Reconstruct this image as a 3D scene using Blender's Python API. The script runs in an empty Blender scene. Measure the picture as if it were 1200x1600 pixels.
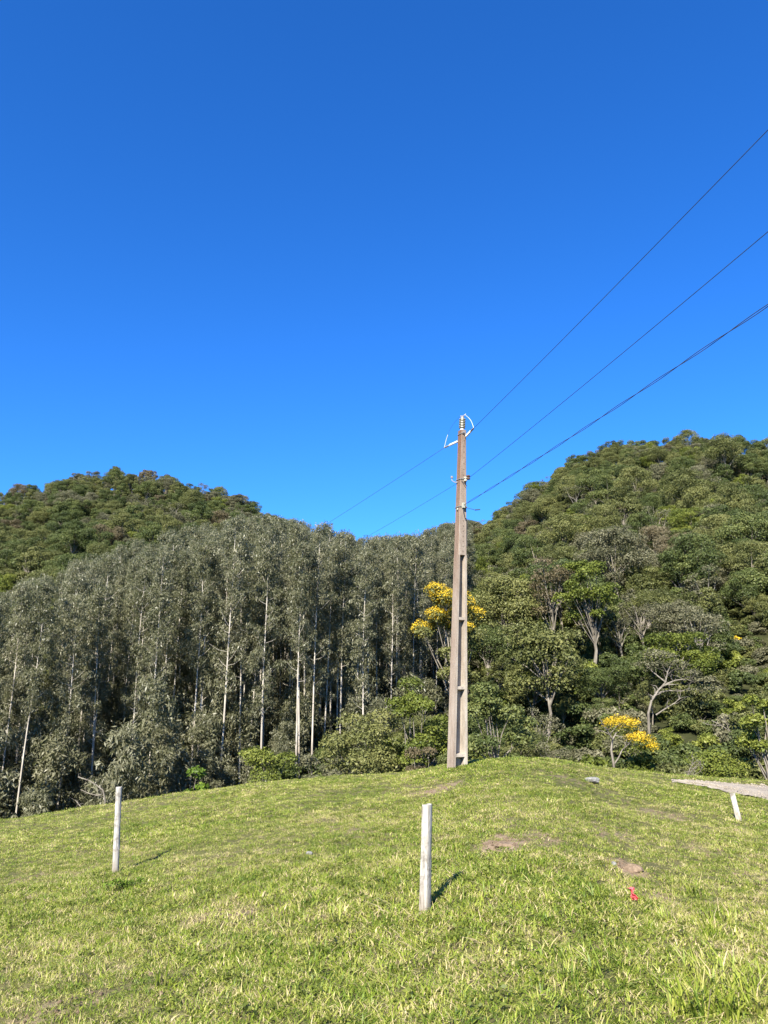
import bpy, math, random
import numpy as np
from mathutils import Vector, Matrix

S = bpy.context.scene
COL = S.collection
R = math.radians

# ------------------------------------------------------------------ camera, sky, sun, exposure
EYE = 1.6
PITCH = R(14.0)
FPX = 1200.0                       # focal length in pixels of the 1200 x 1600 photograph
cam_d = bpy.data.cameras.new('camera')
cam_d.sensor_fit = 'VERTICAL'
cam_d.sensor_height = 36.0
cam_d.lens = 36.0 * FPX / 1600.0
cam_d.clip_start = 0.05
cam_d.clip_end = 3000
cam = bpy.data.objects.new('camera', cam_d)
cam.location = (0, 0, EYE)
cam.rotation_euler = (R(90) + PITCH, 0, 0)
COL.objects.link(cam)
S.camera = cam

SUN_EL, SUN_AZ = R(37.0), R(201.0)           # azimuth clockwise from +Y: behind the camera, a little to the left
sun_dir = Vector((math.sin(SUN_AZ) * math.cos(SUN_EL), math.cos(SUN_AZ) * math.cos(SUN_EL), math.sin(SUN_EL)))
world = bpy.data.worlds.new('World')
S.world = world
world.use_nodes = True
wn = world.node_tree
wn.nodes.clear()
w_out = wn.nodes.new('ShaderNodeOutputWorld')
w_bg = wn.nodes.new('ShaderNodeBackground')
w_sky = wn.nodes.new('ShaderNodeTexSky')
w_sky.sky_type = 'NISHITA'
w_sky.sun_disc = False
w_sky.sun_elevation = SUN_EL
w_sky.sun_rotation = SUN_AZ
w_sky.altitude = 800
w_sky.air_density = 1.0
w_sky.dust_density = 0.1
w_sky.ozone_density = 4.0
w_hs = wn.nodes.new('ShaderNodeHueSaturation')
w_hs.inputs['Hue'].default_value = 0.5
w_hs.inputs['Saturation'].default_value = 1.22
w_hs.inputs['Value'].default_value = 1.0
w_bg.inputs['Strength'].default_value = 0.062
wn.links.new(w_sky.outputs[0], w_hs.inputs['Color'])
w_tint = wn.nodes.new('ShaderNodeVectorMath')          # the deep blue of clear mountain air
w_tint.operation = 'MULTIPLY'
w_tint.inputs[1].default_value = (0.54, 1.01, 1.5)
wn.links.new(w_hs.outputs[0], w_tint.inputs[0])
wn.links.new(w_tint.outputs[0], w_bg.inputs[0])
wn.links.new(w_bg.outputs[0], w_out.inputs[0])

sl = bpy.data.lights.new('sun', 'SUN')
sl.energy = 5.0
sl.angle = R(0.53)
sl.color = (1.0, 0.94, 0.84)
so = bpy.data.objects.new('sun', sl)
so.rotation_euler = sun_dir.to_track_quat('Z', 'Y').to_euler()
so.location = (0, 0, 50)
COL.objects.link(so)

S.view_settings.view_transform = 'Standard'
S.view_settings.look = 'None'
S.view_settings.exposure = 1.6
S.view_settings.gamma = 1.0
S.view_settings.use_curve_mapping = False
S.render.engine = 'CYCLES'
S.cycles.max_bounces = 6
S.cycles.diffuse_bounces = 3
S.cycles.transmission_bounces = 3
S.cycles.glossy_bounces = 2

# ------------------------------------------------------------------ small helpers
CP, SP = math.cos(PITCH), math.sin(PITCH)


def ray(u, v):
    """direction of a photograph pixel (1200 x 1600)"""
    X, Z = (u - 600.0) / FPX, (800.0 - v) / FPX
    return np.array([X, CP - SP * Z, SP + CP * Z])


def at(u, v, Y):
    d = ray(u, v)
    d = d * (Y / d[1])
    return Vector((d[0], d[1], EYE + d[2]))


def az_el(u, v):
    d = ray(u, v)
    return math.atan2(d[0], d[1]), d[2] / math.hypot(d[0], d[1])


def project(x, y, z):
    yy, zz = y, z - EYE
    f = yy * CP + zz * SP
    up = -yy * SP + zz * CP
    return 600 + FPX * x / f, 800 - FPX * up / f


def tag(o, label=None, cat=None, group=None, kind=None):
    if label: o['label'] = label
    if cat: o['category'] = cat
    if group: o['group'] = group
    if kind: o['kind'] = kind
    return o


def np_mesh(name, verts, faces=None, quads=None, mat=None, tone=None, smooth=False):
    """mesh from numpy; faces = list of tuples, or quads = (n,4) array"""
    me = bpy.data.meshes.new(name)
    verts = np.asarray(verts, dtype=np.float32)
    if quads is not None:
        quads = np.asarray(quads, dtype=np.int32)
        n, k = quads.shape
        me.vertices.add(len(verts)); me.vertices.foreach_set('co', verts.ravel())
        me.loops.add(n * k); me.loops.foreach_set('vertex_index', quads.ravel())
        me.polygons.add(n)
        me.polygons.foreach_set('loop_start', np.arange(0, n * k, k, dtype=np.int32))
        me.polygons.foreach_set('loop_total', np.full(n, k, dtype=np.int32))
        me.update(calc_edges=True)
    else:
        me.from_pydata([tuple(p) for p in verts], [], faces)
    if tone is not None:
        a = me.attributes.new('tone', 'FLOAT', 'POINT')
        a.data.foreach_set('value', np.asarray(tone, dtype=np.float32))
    if smooth:
        me.polygons.foreach_set('use_smooth', np.ones(len(me.polygons), dtype=bool))
    if mat: me.materials.append(mat)
    return me


def link(name, me, parent=None, loc=None):
    o = bpy.data.objects.new(name, me)
    COL.objects.link(o)
    if parent is not None: o.parent = parent
    if loc is not None: o.location = loc
    return o


def empty(name, loc, rz=0.0):
    o = bpy.data.objects.new(name, None)
    o.empty_display_size = 0.3
    o.location = loc
    o.rotation_euler = (0, 0, rz)
    COL.objects.link(o)
    return o


class Geo:
    """collects tubes, boxes and lathes, then makes one mesh"""
    def __init__(self):
        self.v, self.f, self.n = [], [], 0

    def add(self, verts, faces):
        self.v.extend([tuple(p) for p in verts])
        self.f.extend([tuple(i + self.n for i in f) for f in faces])
        self.n += len(verts)

    def tube(self, pts, radii, sides=6, cap=True):
        pts = [Vector(p) for p in pts]
        k = len(pts)
        vs, fs = [], []
        ref = Vector((0.31, 0.83, 0.17)).normalized()
        for i, p in enumerate(pts):
            t = (pts[min(i + 1, k - 1)] - pts[max(i - 1, 0)])
            if t.length < 1e-9: t = Vector((0, 0, 1))
            t.normalize()
            a = t.cross(ref)
            if a.length < 1e-3: a = t.cross(Vector((1, 0, 0)))
            a.normalize(); b = t.cross(a)
            for s in range(sides):
                w = 2 * math.pi * s / sides
                vs.append(p + (a * math.cos(w) + b * math.sin(w)) * radii[i])
        for i in range(k - 1):
            for s in range(sides):
                s2 = (s + 1) % sides
                fs.append((i * sides + s, i * sides + s2, (i + 1) * sides + s2, (i + 1) * sides + s))
        if cap:
            fs.append(tuple(range(sides - 1, -1, -1)))
            fs.append(tuple((k - 1) * sides + s for s in range(sides)))
        self.add(vs, fs)

    def lathe(self, prof, centre, axis=(0, 0, 1), sides=14):
        q = Vector((0, 0, 1)).rotation_difference(Vector(axis))
        c = Vector(centre)
        vs, fs = [], []
        for r, z in prof:
            for s in range(sides):
                w = 2 * math.pi * s / sides
                vs.append(c + q @ Vector((r * math.cos(w), r * math.sin(w), z)))
        k = len(prof)
        for i in range(k - 1):
            for s in range(sides):
                s2 = (s + 1) % sides
                fs.append((i * sides + s, i * sides + s2, (i + 1) * sides + s2, (i + 1) * sides + s))
        fs.append(tuple(range(sides - 1, -1, -1)))
        fs.append(tuple((k - 1) * sides + s for s in range(sides)))
        self.add(vs, fs)

    def box(self, centre, size, rot=None):
        c = Vector(centre)
        vs = []
        for dx, dy, dz in ((-1, -1, -1), (1, -1, -1), (1, 1, -1), (-1, 1, -1), (-1, -1, 1), (1, -1, 1), (1, 1, 1), (-1, 1, 1)):
            p = Vector((dx * size[0] / 2, dy * size[1] / 2, dz * size[2] / 2))
            if rot is not None: p = rot @ p
            vs.append(c + p)
        self.add(vs, [(3, 2, 1, 0), (4, 5, 6, 7), (0, 1, 5, 4), (1, 2, 6, 5), (2, 3, 7, 6), (3, 0, 4, 7)])

    def mesh(self, name, mat, smooth=False):
        return np_mesh(name, self.v, faces=self.f, mat=mat, smooth=smooth)


# ------------------------------------------------------------------ materials
def new_mat(name):
    m = bpy.data.materials.new(name)
    m.use_nodes = True
    nt = m.node_tree
    nt.nodes.clear()
    out = nt.nodes.new('ShaderNodeOutputMaterial')
    return m, nt, out


def node(nt, t, **kw):
    n = nt.nodes.new(t)
    for k, v in kw.items(): setattr(n, k, v)
    return n


def ramp(nt, src, stops):
    n = nt.nodes.new('ShaderNodeValToRGB')
    cr = n.color_ramp
    while len(cr.elements) < len(stops): cr.elements.new(0.5)
    for e, (p, c) in zip(cr.elements, stops):
        e.position = p
        e.color = (c[0], c[1], c[2], 1)
    nt.links.new(src, n.inputs[0])
    return n.outputs[0]


def noise(nt, scale, detail=4, rough=0.6, coord=None, dist=0.0):
    n = nt.nodes.new('ShaderNodeTexNoise')
    n.inputs['Scale'].default_value = scale
    n.inputs['Detail'].default_value = detail
    n.inputs['Roughness'].default_value = rough
    n.inputs['Distortion'].default_value = dist
    if coord is not None: nt.links.new(coord, n.inputs['Vector'])
    return n.outputs['Fac']


def mixc(nt, fac, a, b, blend='MIX'):
    n = nt.nodes.new('ShaderNodeMix')
    n.data_type = 'RGBA'
    n.blend_type = blend
    for sock, val in ((n.inputs['Factor'], fac), (n.inputs['A'], a), (n.inputs['B'], b)):
        pass
    ins = [s for s in n.inputs if s.enabled]
    for s, val in zip(ins, (fac, a, b)):
        if isinstance(val, (int, float)): s.default_value = val
        elif isinstance(val, tuple): s.default_value = (val[0], val[1], val[2], 1)
        else: nt.links.new(val, s)
    return [o for o in n.outputs if o.enabled][0]


def math_n(nt, op, a, b=None, clamp=False):
    n = nt.nodes.new('ShaderNodeMath')
    n.operation = op
    n.use_clamp = clamp
    for s, val in zip(n.inputs, (a, b)):
        if val is None: continue
        if isinstance(val, (int, float)): s.default_value = val
        else: nt.links.new(val, s)
    return n.outputs[0]


def attr(nt, name):
    n = nt.nodes.new('ShaderNodeAttribute')
    n.attribute_name = name
    return n.outputs['Fac']


def principled(nt, out, color, rough=0.7, spec=0.3, metallic=0.0, bump=None, bump_d=0.01, bump_s=0.5):
    p = nt.nodes.new('ShaderNodeBsdfPrincipled')
    if isinstance(color, tuple): p.inputs['Base Color'].default_value = (*color, 1)
    else: nt.links.new(color, p.inputs['Base Color'])
    if isinstance(rough, (int, float)): p.inputs['Roughness'].default_value = rough
    else: nt.links.new(rough, p.inputs['Roughness'])
    p.inputs['Specular IOR Level'].default_value = spec
    p.inputs['Metallic'].default_value = metallic
    if bump is not None:
        b = nt.nodes.new('ShaderNodeBump')
        b.inputs['Distance'].default_value = bump_d
        b.inputs['Strength'].default_value = bump_s
        nt.links.new(bump, b.inputs['Height'])
        nt.links.new(b.outputs[0], p.inputs['Normal'])
    if out is not None: nt.links.new(p.outputs[0], out.inputs[0])
    return p


def foliage_mat(name, dark, mid, light, transl=0.25, vary=0.35, spec=0.25, rough=0.55):
    """leaf colour from a per-leaf tone and a per-tree random number"""
    m, nt, out = new_mat(name)
    info = node(nt, 'ShaderNodeObjectInfo')
    t = attr(nt, 'tone')
    rnd = math_n(nt, 'MULTIPLY', math_n(nt, 'SUBTRACT', info.outputs['Random'], 0.5), vary)
    f = math_n(nt, 'ADD', t, rnd, clamp=True)
    c = ramp(nt, f, [(0.0, dark), (0.5, mid), (1.0, light)])
    p = principled(nt, None, c, rough=rough, spec=spec)
    tr = node(nt, 'ShaderNodeBsdfTranslucent')
    nt.links.new(mixc(nt, 0.5, c, (0.10, 0.14, 0.02)), tr.inputs[0])
    mx = node(nt, 'ShaderNodeMixShader')
    mx.inputs[0].default_value = transl
    nt.links.new(p.outputs[0], mx.inputs[1])
    nt.links.new(tr.outputs[0], mx.inputs[2])
    nt.links.new(mx.outputs[0], out.inputs[0])
    return m


M = {}
M['leaf_dark'] = foliage_mat('dark_leaves', (0.030, 0.043, 0.012), (0.073, 0.095, 0.026), (0.140, 0.154, 0.043))
M['leaf_olive'] = foliage_mat('olive_leaves', (0.044, 0.052, 0.014), (0.108, 0.117, 0.035), (0.190, 0.188, 0.060))
M['leaf_lime'] = foliage_mat('yellow_green_leaves', (0.052, 0.070, 0.010), (0.120, 0.145, 0.022), (0.205, 0.220, 0.040), transl=0.3)
M['leaf_grey'] = foliage_mat('grey_green_leaves', (0.055, 0.056, 0.028), (0.118, 0.114, 0.060), (0.190, 0.178, 0.105))
M['leaf_brown'] = foliage_mat('rusty_leaves', (0.070, 0.054, 0.026), (0.125, 0.100, 0.052), (0.185, 0.155, 0.090))
M['leaf_euc'] = foliage_mat('eucalyptus_leaves', (0.095, 0.097, 0.052), (0.180, 0.178, 0.100), (0.270, 0.258, 0.165), transl=0.45, vary=0.34, spec=0.42, rough=0.42)
M['leaf_fresh'] = foliage_mat('bright_green_leaves', (0.045, 0.080, 0.008), (0.100, 0.160, 0.016), (0.190, 0.260, 0.030), transl=0.35)
M['blossom'] = foliage_mat('yellow_blossom', (0.30, 0.22, 0.015), (0.64, 0.43, 0.018), (0.85, 0.62, 0.06), transl=0.25, vary=0.1)


def bark_mat(name, lo, hi, scale=3.0, spec=0.15):
    m, nt, out = new_mat(name)
    tc = node(nt, 'ShaderNodeTexCoord')
    mp = node(nt, 'ShaderNodeMapping')
    mp.inputs['Scale'].default_value = (1, 1, 0.22)
    nt.links.new(tc.outputs['Object'], mp.inputs['Vector'])
    n = noise(nt, scale, 5, 0.65, mp.outputs[0])
    c = ramp(nt, n, [(0.32, lo), (0.62, hi)])
    principled(nt, out, c, rough=0.85, spec=spec, bump=n, bump_d=0.02)
    return m


M['bark_euc'] = bark_mat('pale_peeling_bark', (0.17, 0.14, 0.11), (0.48, 0.44, 0.37), 1.6)
M['bark'] = bark_mat('grey_brown_bark', (0.07, 0.06, 0.045), (0.22, 0.195, 0.155), 3)
M['bark_pale'] = bark_mat('bleached_bark', (0.13, 0.115, 0.09), (0.34, 0.31, 0.26), 3)

# ------------------------------------------------------------------ the lie of the land
AZ = np.radians(np.arange(-180, 180.01, 0.25))


def table(rows, col, smooth=1.0):
    a = np.array([r[0] for r in rows]); b = np.array([r[col] for r in rows])
    y = np.interp(AZ, a, b)
    k = int(smooth / 0.25 * 3)
    w = np.exp(-0.5 * (np.arange(-k, k + 1) * 0.25 / smooth) ** 2); w /= w.sum()
    return np.convolve(np.pad(y, k, mode='edge'), w, mode='valid')


# crest of the grassy mound: photograph column, row, distance
crest_px = [(-300, 1322, 23), (0, 1289, 22), (100, 1275, 21.5), (190, 1261, 21), (300, 1243, 20), (400, 1231, 19), (500, 1222, 18.5),
            (600, 1217, 18), (650, 1212, 17.4), (700, 1203, 17), (735, 1196, 16.8), (770, 1191, 16.6), (850, 1190, 16.6), (900, 1198, 17), (950, 1207, 18),
            (1000, 1213, 19), (1060, 1219, 20), (1200, 1228, 21), (1500, 1240, 23)]
rows = []
for u, v, d in crest_px:
    a, t = az_el(u, v)
    rows.append((a, d, EYE + d * t))
rows = [(R(-180), 22, -0.6), (R(-80), 22, -1.6)] + rows + [(R(80), 22, -0.5), (R(180), 22, -0.6)]
T_RC, T_ZC = table(rows, 1), table(rows, 2)

# canopy line of the hills: column, row, distance, height of the trees standing on the ridge, valley floor
ridge_px = [(-400, 800, 330, 9, -11), (0, 765, 320, 9, -10), (65, 757, 320, 9, -10), (130, 736, 315, 9, -9.5), (200, 736, 310, 9, -9), (270, 737, 310, 9, -8.5), (330, 754, 310, 9, -8),
            (380, 777, 305, 9, -7.5), (430, 796, 300, 9, -7), (500, 840, 290, 12, -6.5), (570, 850, 285, 12, -6), (640, 832, 280, 10, -6),
            (700, 808, 275, 9, -5.5), (760, 797, 270, 9, -5), (800, 779, 265, 9, -5), (840, 749, 262, 9, -5), (880, 718, 260, 9, -5), (960, 686, 260, 9, -4.8),
            (1040, 675, 260, 9, -4.5), (1100, 667, 260, 9, -4.5), (1200, 678, 262, 9, -4.5), (1500, 740, 270, 9, -4)]
rows = []
for u, v, d, h, zv in ridge_px:
    a, t = az_el(u, v)
    rows.append((a, d, EYE + d * t - h, zv))
rows = [(R(-180), 300, 6, -3), (R(-85), 320, 30, -8)] + rows + [(R(75), 300, 40, -4), (R(180), 300, 6, -3)]
T_RR, T_ZR, T_ZV = table(rows, 1), table(rows, 2), table(rows, 3)
R_VAL = 47.0


# gravel track that comes round behind the mound on the right
def smooth_hit(u, v):
    d = ray(u, v)
    d = d / math.hypot(d[0], d[1])
    a = math.atan2(d[0], d[1])
    rc, zc = np.interp(a, AZ, T_RC), np.interp(a, AZ, T_ZC)
    rs = np.arange(8, 30, 0.02)
    i = np.argmax(EYE + d[2] * rs <= zc * np.clip(rs / rc, 0, 1) ** 1.15 + 0.04)
    return Vector((d[0] * rs[i], d[1] * rs[i], 0))


_rn = [smooth_hit(u, v) for u, v in ((1050, 1221), (1075, 1223), (1105, 1227), (1150, 1236), (1200, 1249), (1260, 1266))]
ROAD_AZ = np.array([math.atan2(p.x, p.y) for p in _rn] + [R(40), R(60), R(85), R(110)])
ROAD_RN = np.array([math.hypot(p.x, p.y) for p in _rn] + [13.5, 11.5, 10.5, 11.0])
ROAD_RF = np.array([ROAD_RN[0] + 0.15, 19.7, 20.0, 20.3, 20.6, 20.4, 19.0, 16.0, 14.5, 15.0])


def in_road(x, y):
    a, r = np.arctan2(x, y), np.hypot(x, y)
    wob = 0.12 * np.sin(2.3 * x + 1.1 * y) + 0.08 * np.sin(5.1 * x - 3 * y)
    ok = (r > np.interp(a, ROAD_AZ, ROAD_RN) + wob) & (r < np.interp(a, ROAD_AZ, ROAD_RF) + 0.5 + wob)
    return ok & (a > ROAD_AZ[0]) & (a < ROAD_AZ[-1])


def bumps(x, y):
    return (0.020 * np.sin(1.9 * x + 0.7 * y + 1.3) * np.sin(1.3 * y - 0.6 * x) + 0.010 * np.sin(4.3 * x - 1.1 * y + 0.4) * np.sin(3.7 * y + 0.9 * x)
            + 0.012 * np.sin(9.1 * x + 2.2 * y + 2 * np.sin(1.3 * y)) * np.sin(8.3 * y - 3.1 * x + 1.7 + 2 * np.sin(1.7 * x))
            + 0.008 * np.sin(15.1 * x + 4.2 * y + 2 * np.sin(2.3 * y)) * np.sin(14.3 * y - 5.1 * x + 2 * np.sin(2.9 * x)))


def hill_noise(x, y):
    return (1.6 * np.sin(0.043 * x + 0.021 * y + 0.5) * np.sin(0.037 * y - 0.018 * x + 1.1) + 1.0 * np.sin(0.11 * x + 0.03 * y) * np.sin(0.09 * y + 0.04 * x + 2.0))


def terrain(x, y):
    x = np.asarray(x, dtype=float); y = np.asarray(y, dtype=float)
    r = np.hypot(x, y)
    a = np.arctan2(x, y)
    rc, zc = np.interp(a, AZ, T_RC), np.interp(a, AZ, T_ZC)
    rr, zr, zv = np.interp(a, AZ, T_RR), np.interp(a, AZ, T_ZR), np.interp(a, AZ, T_ZV)
    t = np.clip(r / rc, 0, 1)
    near = zc * t ** 1.15 + np.where(in_road(x, y), 0.0, bumps(x, y)) * np.clip(r / 3, 0, 1)
    s = np.clip((r - rc) / (R_VAL - rc), 0, 1)
    z = near + (zv - zc) * (s * s * (3 - 2 * s))
    q = np.clip((r - R_VAL) / (rr - R_VAL), 0, 1)
    up = q ** 1.45
    z = z + np.where(r > R_VAL, (zr - zv) * up + hill_noise(x, y) * np.clip((r - R_VAL) / 60, 0, 1), 0)
    z = z - np.where(r > rr, (r - rr) * 0.18, 0)
    return z


def ground_hit(u, v):
    d = ray(u, v)
    d = d / math.hypot(d[0], d[1])
    rs = np.arange(1.5, 60, 0.01)
    z = EYE + d[2] * rs
    g = terrain(d[0] * rs, d[1] * rs)
    i = np.argmax(z <= g)
    return Vector((d[0] * rs[i], d[1] * rs[i], float(g[i])))


def gz(x, y):
    return float(terrain(x, y))


# bare earth patches on the mound: column, row, radius in metres, strength
patch_px = [(790, 1318, 0.29, 1.0), (850, 1312, 0.35, 0.4), (985, 1358, 0.22, 1.0), (1015, 1398, 0.25, 0.5), (672, 1236, 0.40, 0.75), (700, 1228, 0.35, 0.6), (1035, 1275, 0.45, 0.5),
            (950, 1300, 0.55, 0.35), (240, 1545, 0.26, 0.36), (130, 1560, 0.26, 0.36), (330, 1430, 0.3, 0.4), (20, 1375, 0.4, 0.45), (380, 1425, 0.25, 0.45), (905, 1475, 0.16, 0.35),
            (610, 1500, 0.25, 0.3), (1180, 1370, 0.3, 0.3), (880, 1215, 0.5, 0.3), (110, 1368, 0.3, 0.4), (60, 1590, 0.3, 0.4), (560, 1300, 0.4, 0.25), (1090, 1330, 0.4, 0.3)]
PATCH = [(ground_hit(u, v), rad, s) for u, v, rad, s in patch_px]


def dirt_at(x, y):
    d = np.zeros_like(np.asarray(x, dtype=float))
    wob = 0.25 * np.sin(7 * x + 3 * y) * np.sin(6 * y - 4 * x) + 0.15 * np.sin(17 * x - 5 * y + 1)
    for p, rad, s in PATCH:
        q = np.hypot(x - p.x, (y - p.y) * 0.8) / rad
        d = np.maximum(d, s * np.clip(1.35 - q + wob, 0, 1))
    return d


# ------------------------------------------------------------------ ground sheets
def ground_mats():
    m, nt, out = new_mat('meadow_soil_and_thatch')
    pos = node(nt, 'ShaderNodeNewGeometry').outputs['Position']
    n1 = noise(nt, 0.6, 4, 0.6, pos)
    n2 = noise(nt, 9, 5, 0.7, pos)
    n3 = noise(nt, 60, 3, 0.7, pos)
    green = ramp(nt, n2, [(0.3, (0.040, 0.048, 0.014)), (0.7, (0.110, 0.115, 0.035))])
    straw = ramp(nt, n3, [(0.3, (0.075, 0.060, 0.030)), (0.7, (0.200, 0.165, 0.085))])
    base = mixc(nt, ramp(nt, n1, [(0.4, (0.25, 0.25, 0.25)), (0.65, (0.75, 0.75, 0.75))]), green, straw)
    earth = ramp(nt, n2, [(0.25, (0.120, 0.080, 0.050)), (0.55, (0.230, 0.170, 0.110)), (0.8, (0.330, 0.265, 0.185))])
    dm = math_n(nt, 'MULTIPLY', math_n(nt, 'SUBTRACT', math_n(nt, 'ADD', attr(nt, 'dirt'), math_n(nt, 'MULTIPLY', n2, 1.2)), 0.75), 2.2, clamp=True)
    c = mixc(nt, math_n(nt, 'MULTIPLY', dm, math_n(nt, 'MULTIPLY', attr(nt, 'dirt'), 3.0, clamp=True)), base, earth)
    principled(nt, out, c, rough=0.95, spec=0.1, bump=math_n(nt, 'ADD', n2, math_n(nt, 'MULTIPLY', n3, 0.5)), bump_d=0.03, bump_s=0.8)
    M['meadow'] = m
    m, nt, out = new_mat('forest_floor')
    pos = node(nt, 'ShaderNodeNewGeometry').outputs['Position']
    n = noise(nt, 0.7, 6, 0.7, pos)
    c = ramp(nt, n, [(0.3, (0.018, 0.020, 0.009)), (0.55, (0.036, 0.040, 0.016)), (0.75, (0.070, 0.060, 0.034))])
    principled(nt, out, c, rough=0.95, spec=0.05, bump=n, bump_d=0.4)
    M['floor'] = m
    m, nt, out = new_mat('pale_gravel')
    pos = node(nt, 'ShaderNodeNewGeometry').outputs['Position']
    n = noise(nt, 3, 6, 0.75, pos)
    n2 = noise(nt, 45, 3, 0.7, pos)
    c = mixc(nt, 0.5, ramp(nt, n, [(0.3, (0.17, 0.135, 0.092)), (0.7, (0.40, 0.345, 0.265))]), ramp(nt, n2, [(0.3, (0.15, 0.125, 0.095)), (0.7, (0.46, 0.41, 0.33))]))
    principled(nt, out, c, rough=0.95, spec=0.1, bump=n2, bump_d=0.03, bump_s=0.7)
    M['gravel'] = m


ground_mats()


def polar_sheet(name, rs, azs, mat, lift=0.0, dirt=False):
    A, Rr = np.meshgrid(azs, rs)
    x, y = Rr * np.sin(A), Rr * np.cos(A)
    z = terrain(x, y) + lift
    nr, na = len(rs), len(azs)
    v = np.stack([x, y, z], -1).reshape(-1, 3)
    i, j = np.meshgrid(np.arange(nr - 1), np.arange(na), indexing='ij')
    j2 = (j + 1) % na
    q = np.stack([i * na + j, i * na + j2, (i + 1) * na + j2, (i + 1) * na + j], -1).reshape(-1, 4)[:, ::-1]
    me = np_mesh(name, v, quads=q, mat=mat, smooth=True)
    if dirt:
        a = me.attributes.new('dirt', 'FLOAT', 'POINT')
        a.data.foreach_set('value', dirt_at(x, y).astype(np.float32).ravel())
    return link(name, me)


az_fine = np.concatenate([np.radians(np.arange(-40, 40, 0.3)), np.radians(np.arange(40, 320, 4.0))])
rs_near = np.concatenate([[0.02], np.geomspace(0.4, 24, 230), np.linspace(24.5, 46, 40)])
meadow = polar_sheet('meadow', rs_near, az_fine, M['meadow'], dirt=True)
tag(meadow, 'grassy mound of short turf with bare earth patches', kind='structure')
az_mid = np.concatenate([np.radians(np.arange(-50, 50, 0.8)), np.radians(np.arange(50, 310, 5.0))])
hills = polar_sheet('hills', np.concatenate([np.linspace(45.6, 340, 110), np.geomspace(360, 1500, 12)]), az_mid, M['floor'], lift=-0.02)
tag(hills, 'steep wooded hills behind the meadow', kind='structure')

road_az = np.linspace(ROAD_AZ[0], ROAD_AZ[-1], 260)
vs, fs = [], []
for a in road_az:
    r0, r1 = float(np.interp(a, ROAD_AZ, ROAD_RN)), float(np.interp(a, ROAD_AZ, ROAD_RF))
    for k in range(12):
        r = r0 + (r1 - r0) * k / 11.0
        x, y = r * math.sin(a), r * math.cos(a)
        w_ = (0.12 * math.sin(2.3 * x + 1.1 * y) + 0.08 * math.sin(5.1 * x - 3 * y)) if k in (0, 11) else 0
        x, y = (r + w_) * math.sin(a), (r + w_) * math.cos(a)
        ridge = 0.03 * math.exp(-((k - 5.5) / 2.0) ** 2)
        vs.append((x, y, gz(x, y) + (0.02 if k in (0, 11) else 0.045) + ridge))
for i in range(len(road_az) - 1):
    for k in range(11):
        a = i * 12 + k
        fs.append((a, a + 1, a + 13, a + 12))
road = link('gravel_track', np_mesh('gravel_track', vs, faces=fs, mat=M['gravel'], smooth=True))
tag(road, 'pale gravel track passing behind the mound', kind='structure')

# ------------------------------------------------------------------ leaf clumps, crowns, trunks
def leaf_quads(rng, centres, radii, n_each, size, aspect=0.5, flat=0.62, droop=0.0, outward=0.55, tone_c=None, shell=0.45):
    """rhombic leaves on and in ellipsoid clumps; returns verts, quads, tone"""
    V, T = [], []
    for ci, (c, r) in enumerate(zip(centres, radii)):
        n = int(n_each * (r / np.mean(radii)) ** 1.5) + 1
        d = rng.normal(size=(n, 3)); d /= np.linalg.norm(d, axis=1)[:, None]
        low = d[:, 2] < -0.15
        d[low, 2] *= np.where(rng.random(low.sum()) < 0.6, -1, 1)
        rad = r * (shell + (1 - shell) * rng.random(n) ** 0.5)
        rad *= 1 + 0.22 * np.sin(5 * d[:, 0] + ci) * np.sin(4 * d[:, 1] + 2 * ci)
        p = c + d * rad[:, None] * np.array([1, 1, flat])
        nrm = d * outward + rng.normal(size=(n, 3)) * 0.42 + np.array([0, 0, 0.30])
        nrm /= np.linalg.norm(nrm, axis=1)[:, None]
        ax = rng.normal(size=(n, 3))
        if droop: ax = ax * (1 - droop) + np.array([0, 0, -1.0]) * droop * 1.6
        ax -= nrm * (ax * nrm).sum(1)[:, None]
        ax /= np.linalg.norm(ax, axis=1)[:, None] + 1e-9
        b = np.cross(nrm, ax)
        L = (size * (0.6 + 0.8 * rng.random(n)))[:, None]
        W = L * aspect
        q = np.stack([p - ax * L * 0.5, p + b * W * 0.5 - ax * L * 0.05, p + ax * L * 0.5, p - b * W * 0.5 - ax * L * 0.05], 1)
        V.append(q.reshape(-1, 3))
        tc = tone_c[ci] if tone_c is not None else 0.5
        T.append(np.repeat(np.clip(tc + rng.normal(size=n) * 0.17, 0, 1), 4))
    V = np.concatenate(V); T = np.concatenate(T)
    return V, np.arange(len(V)).reshape(-1, 4), T


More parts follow.
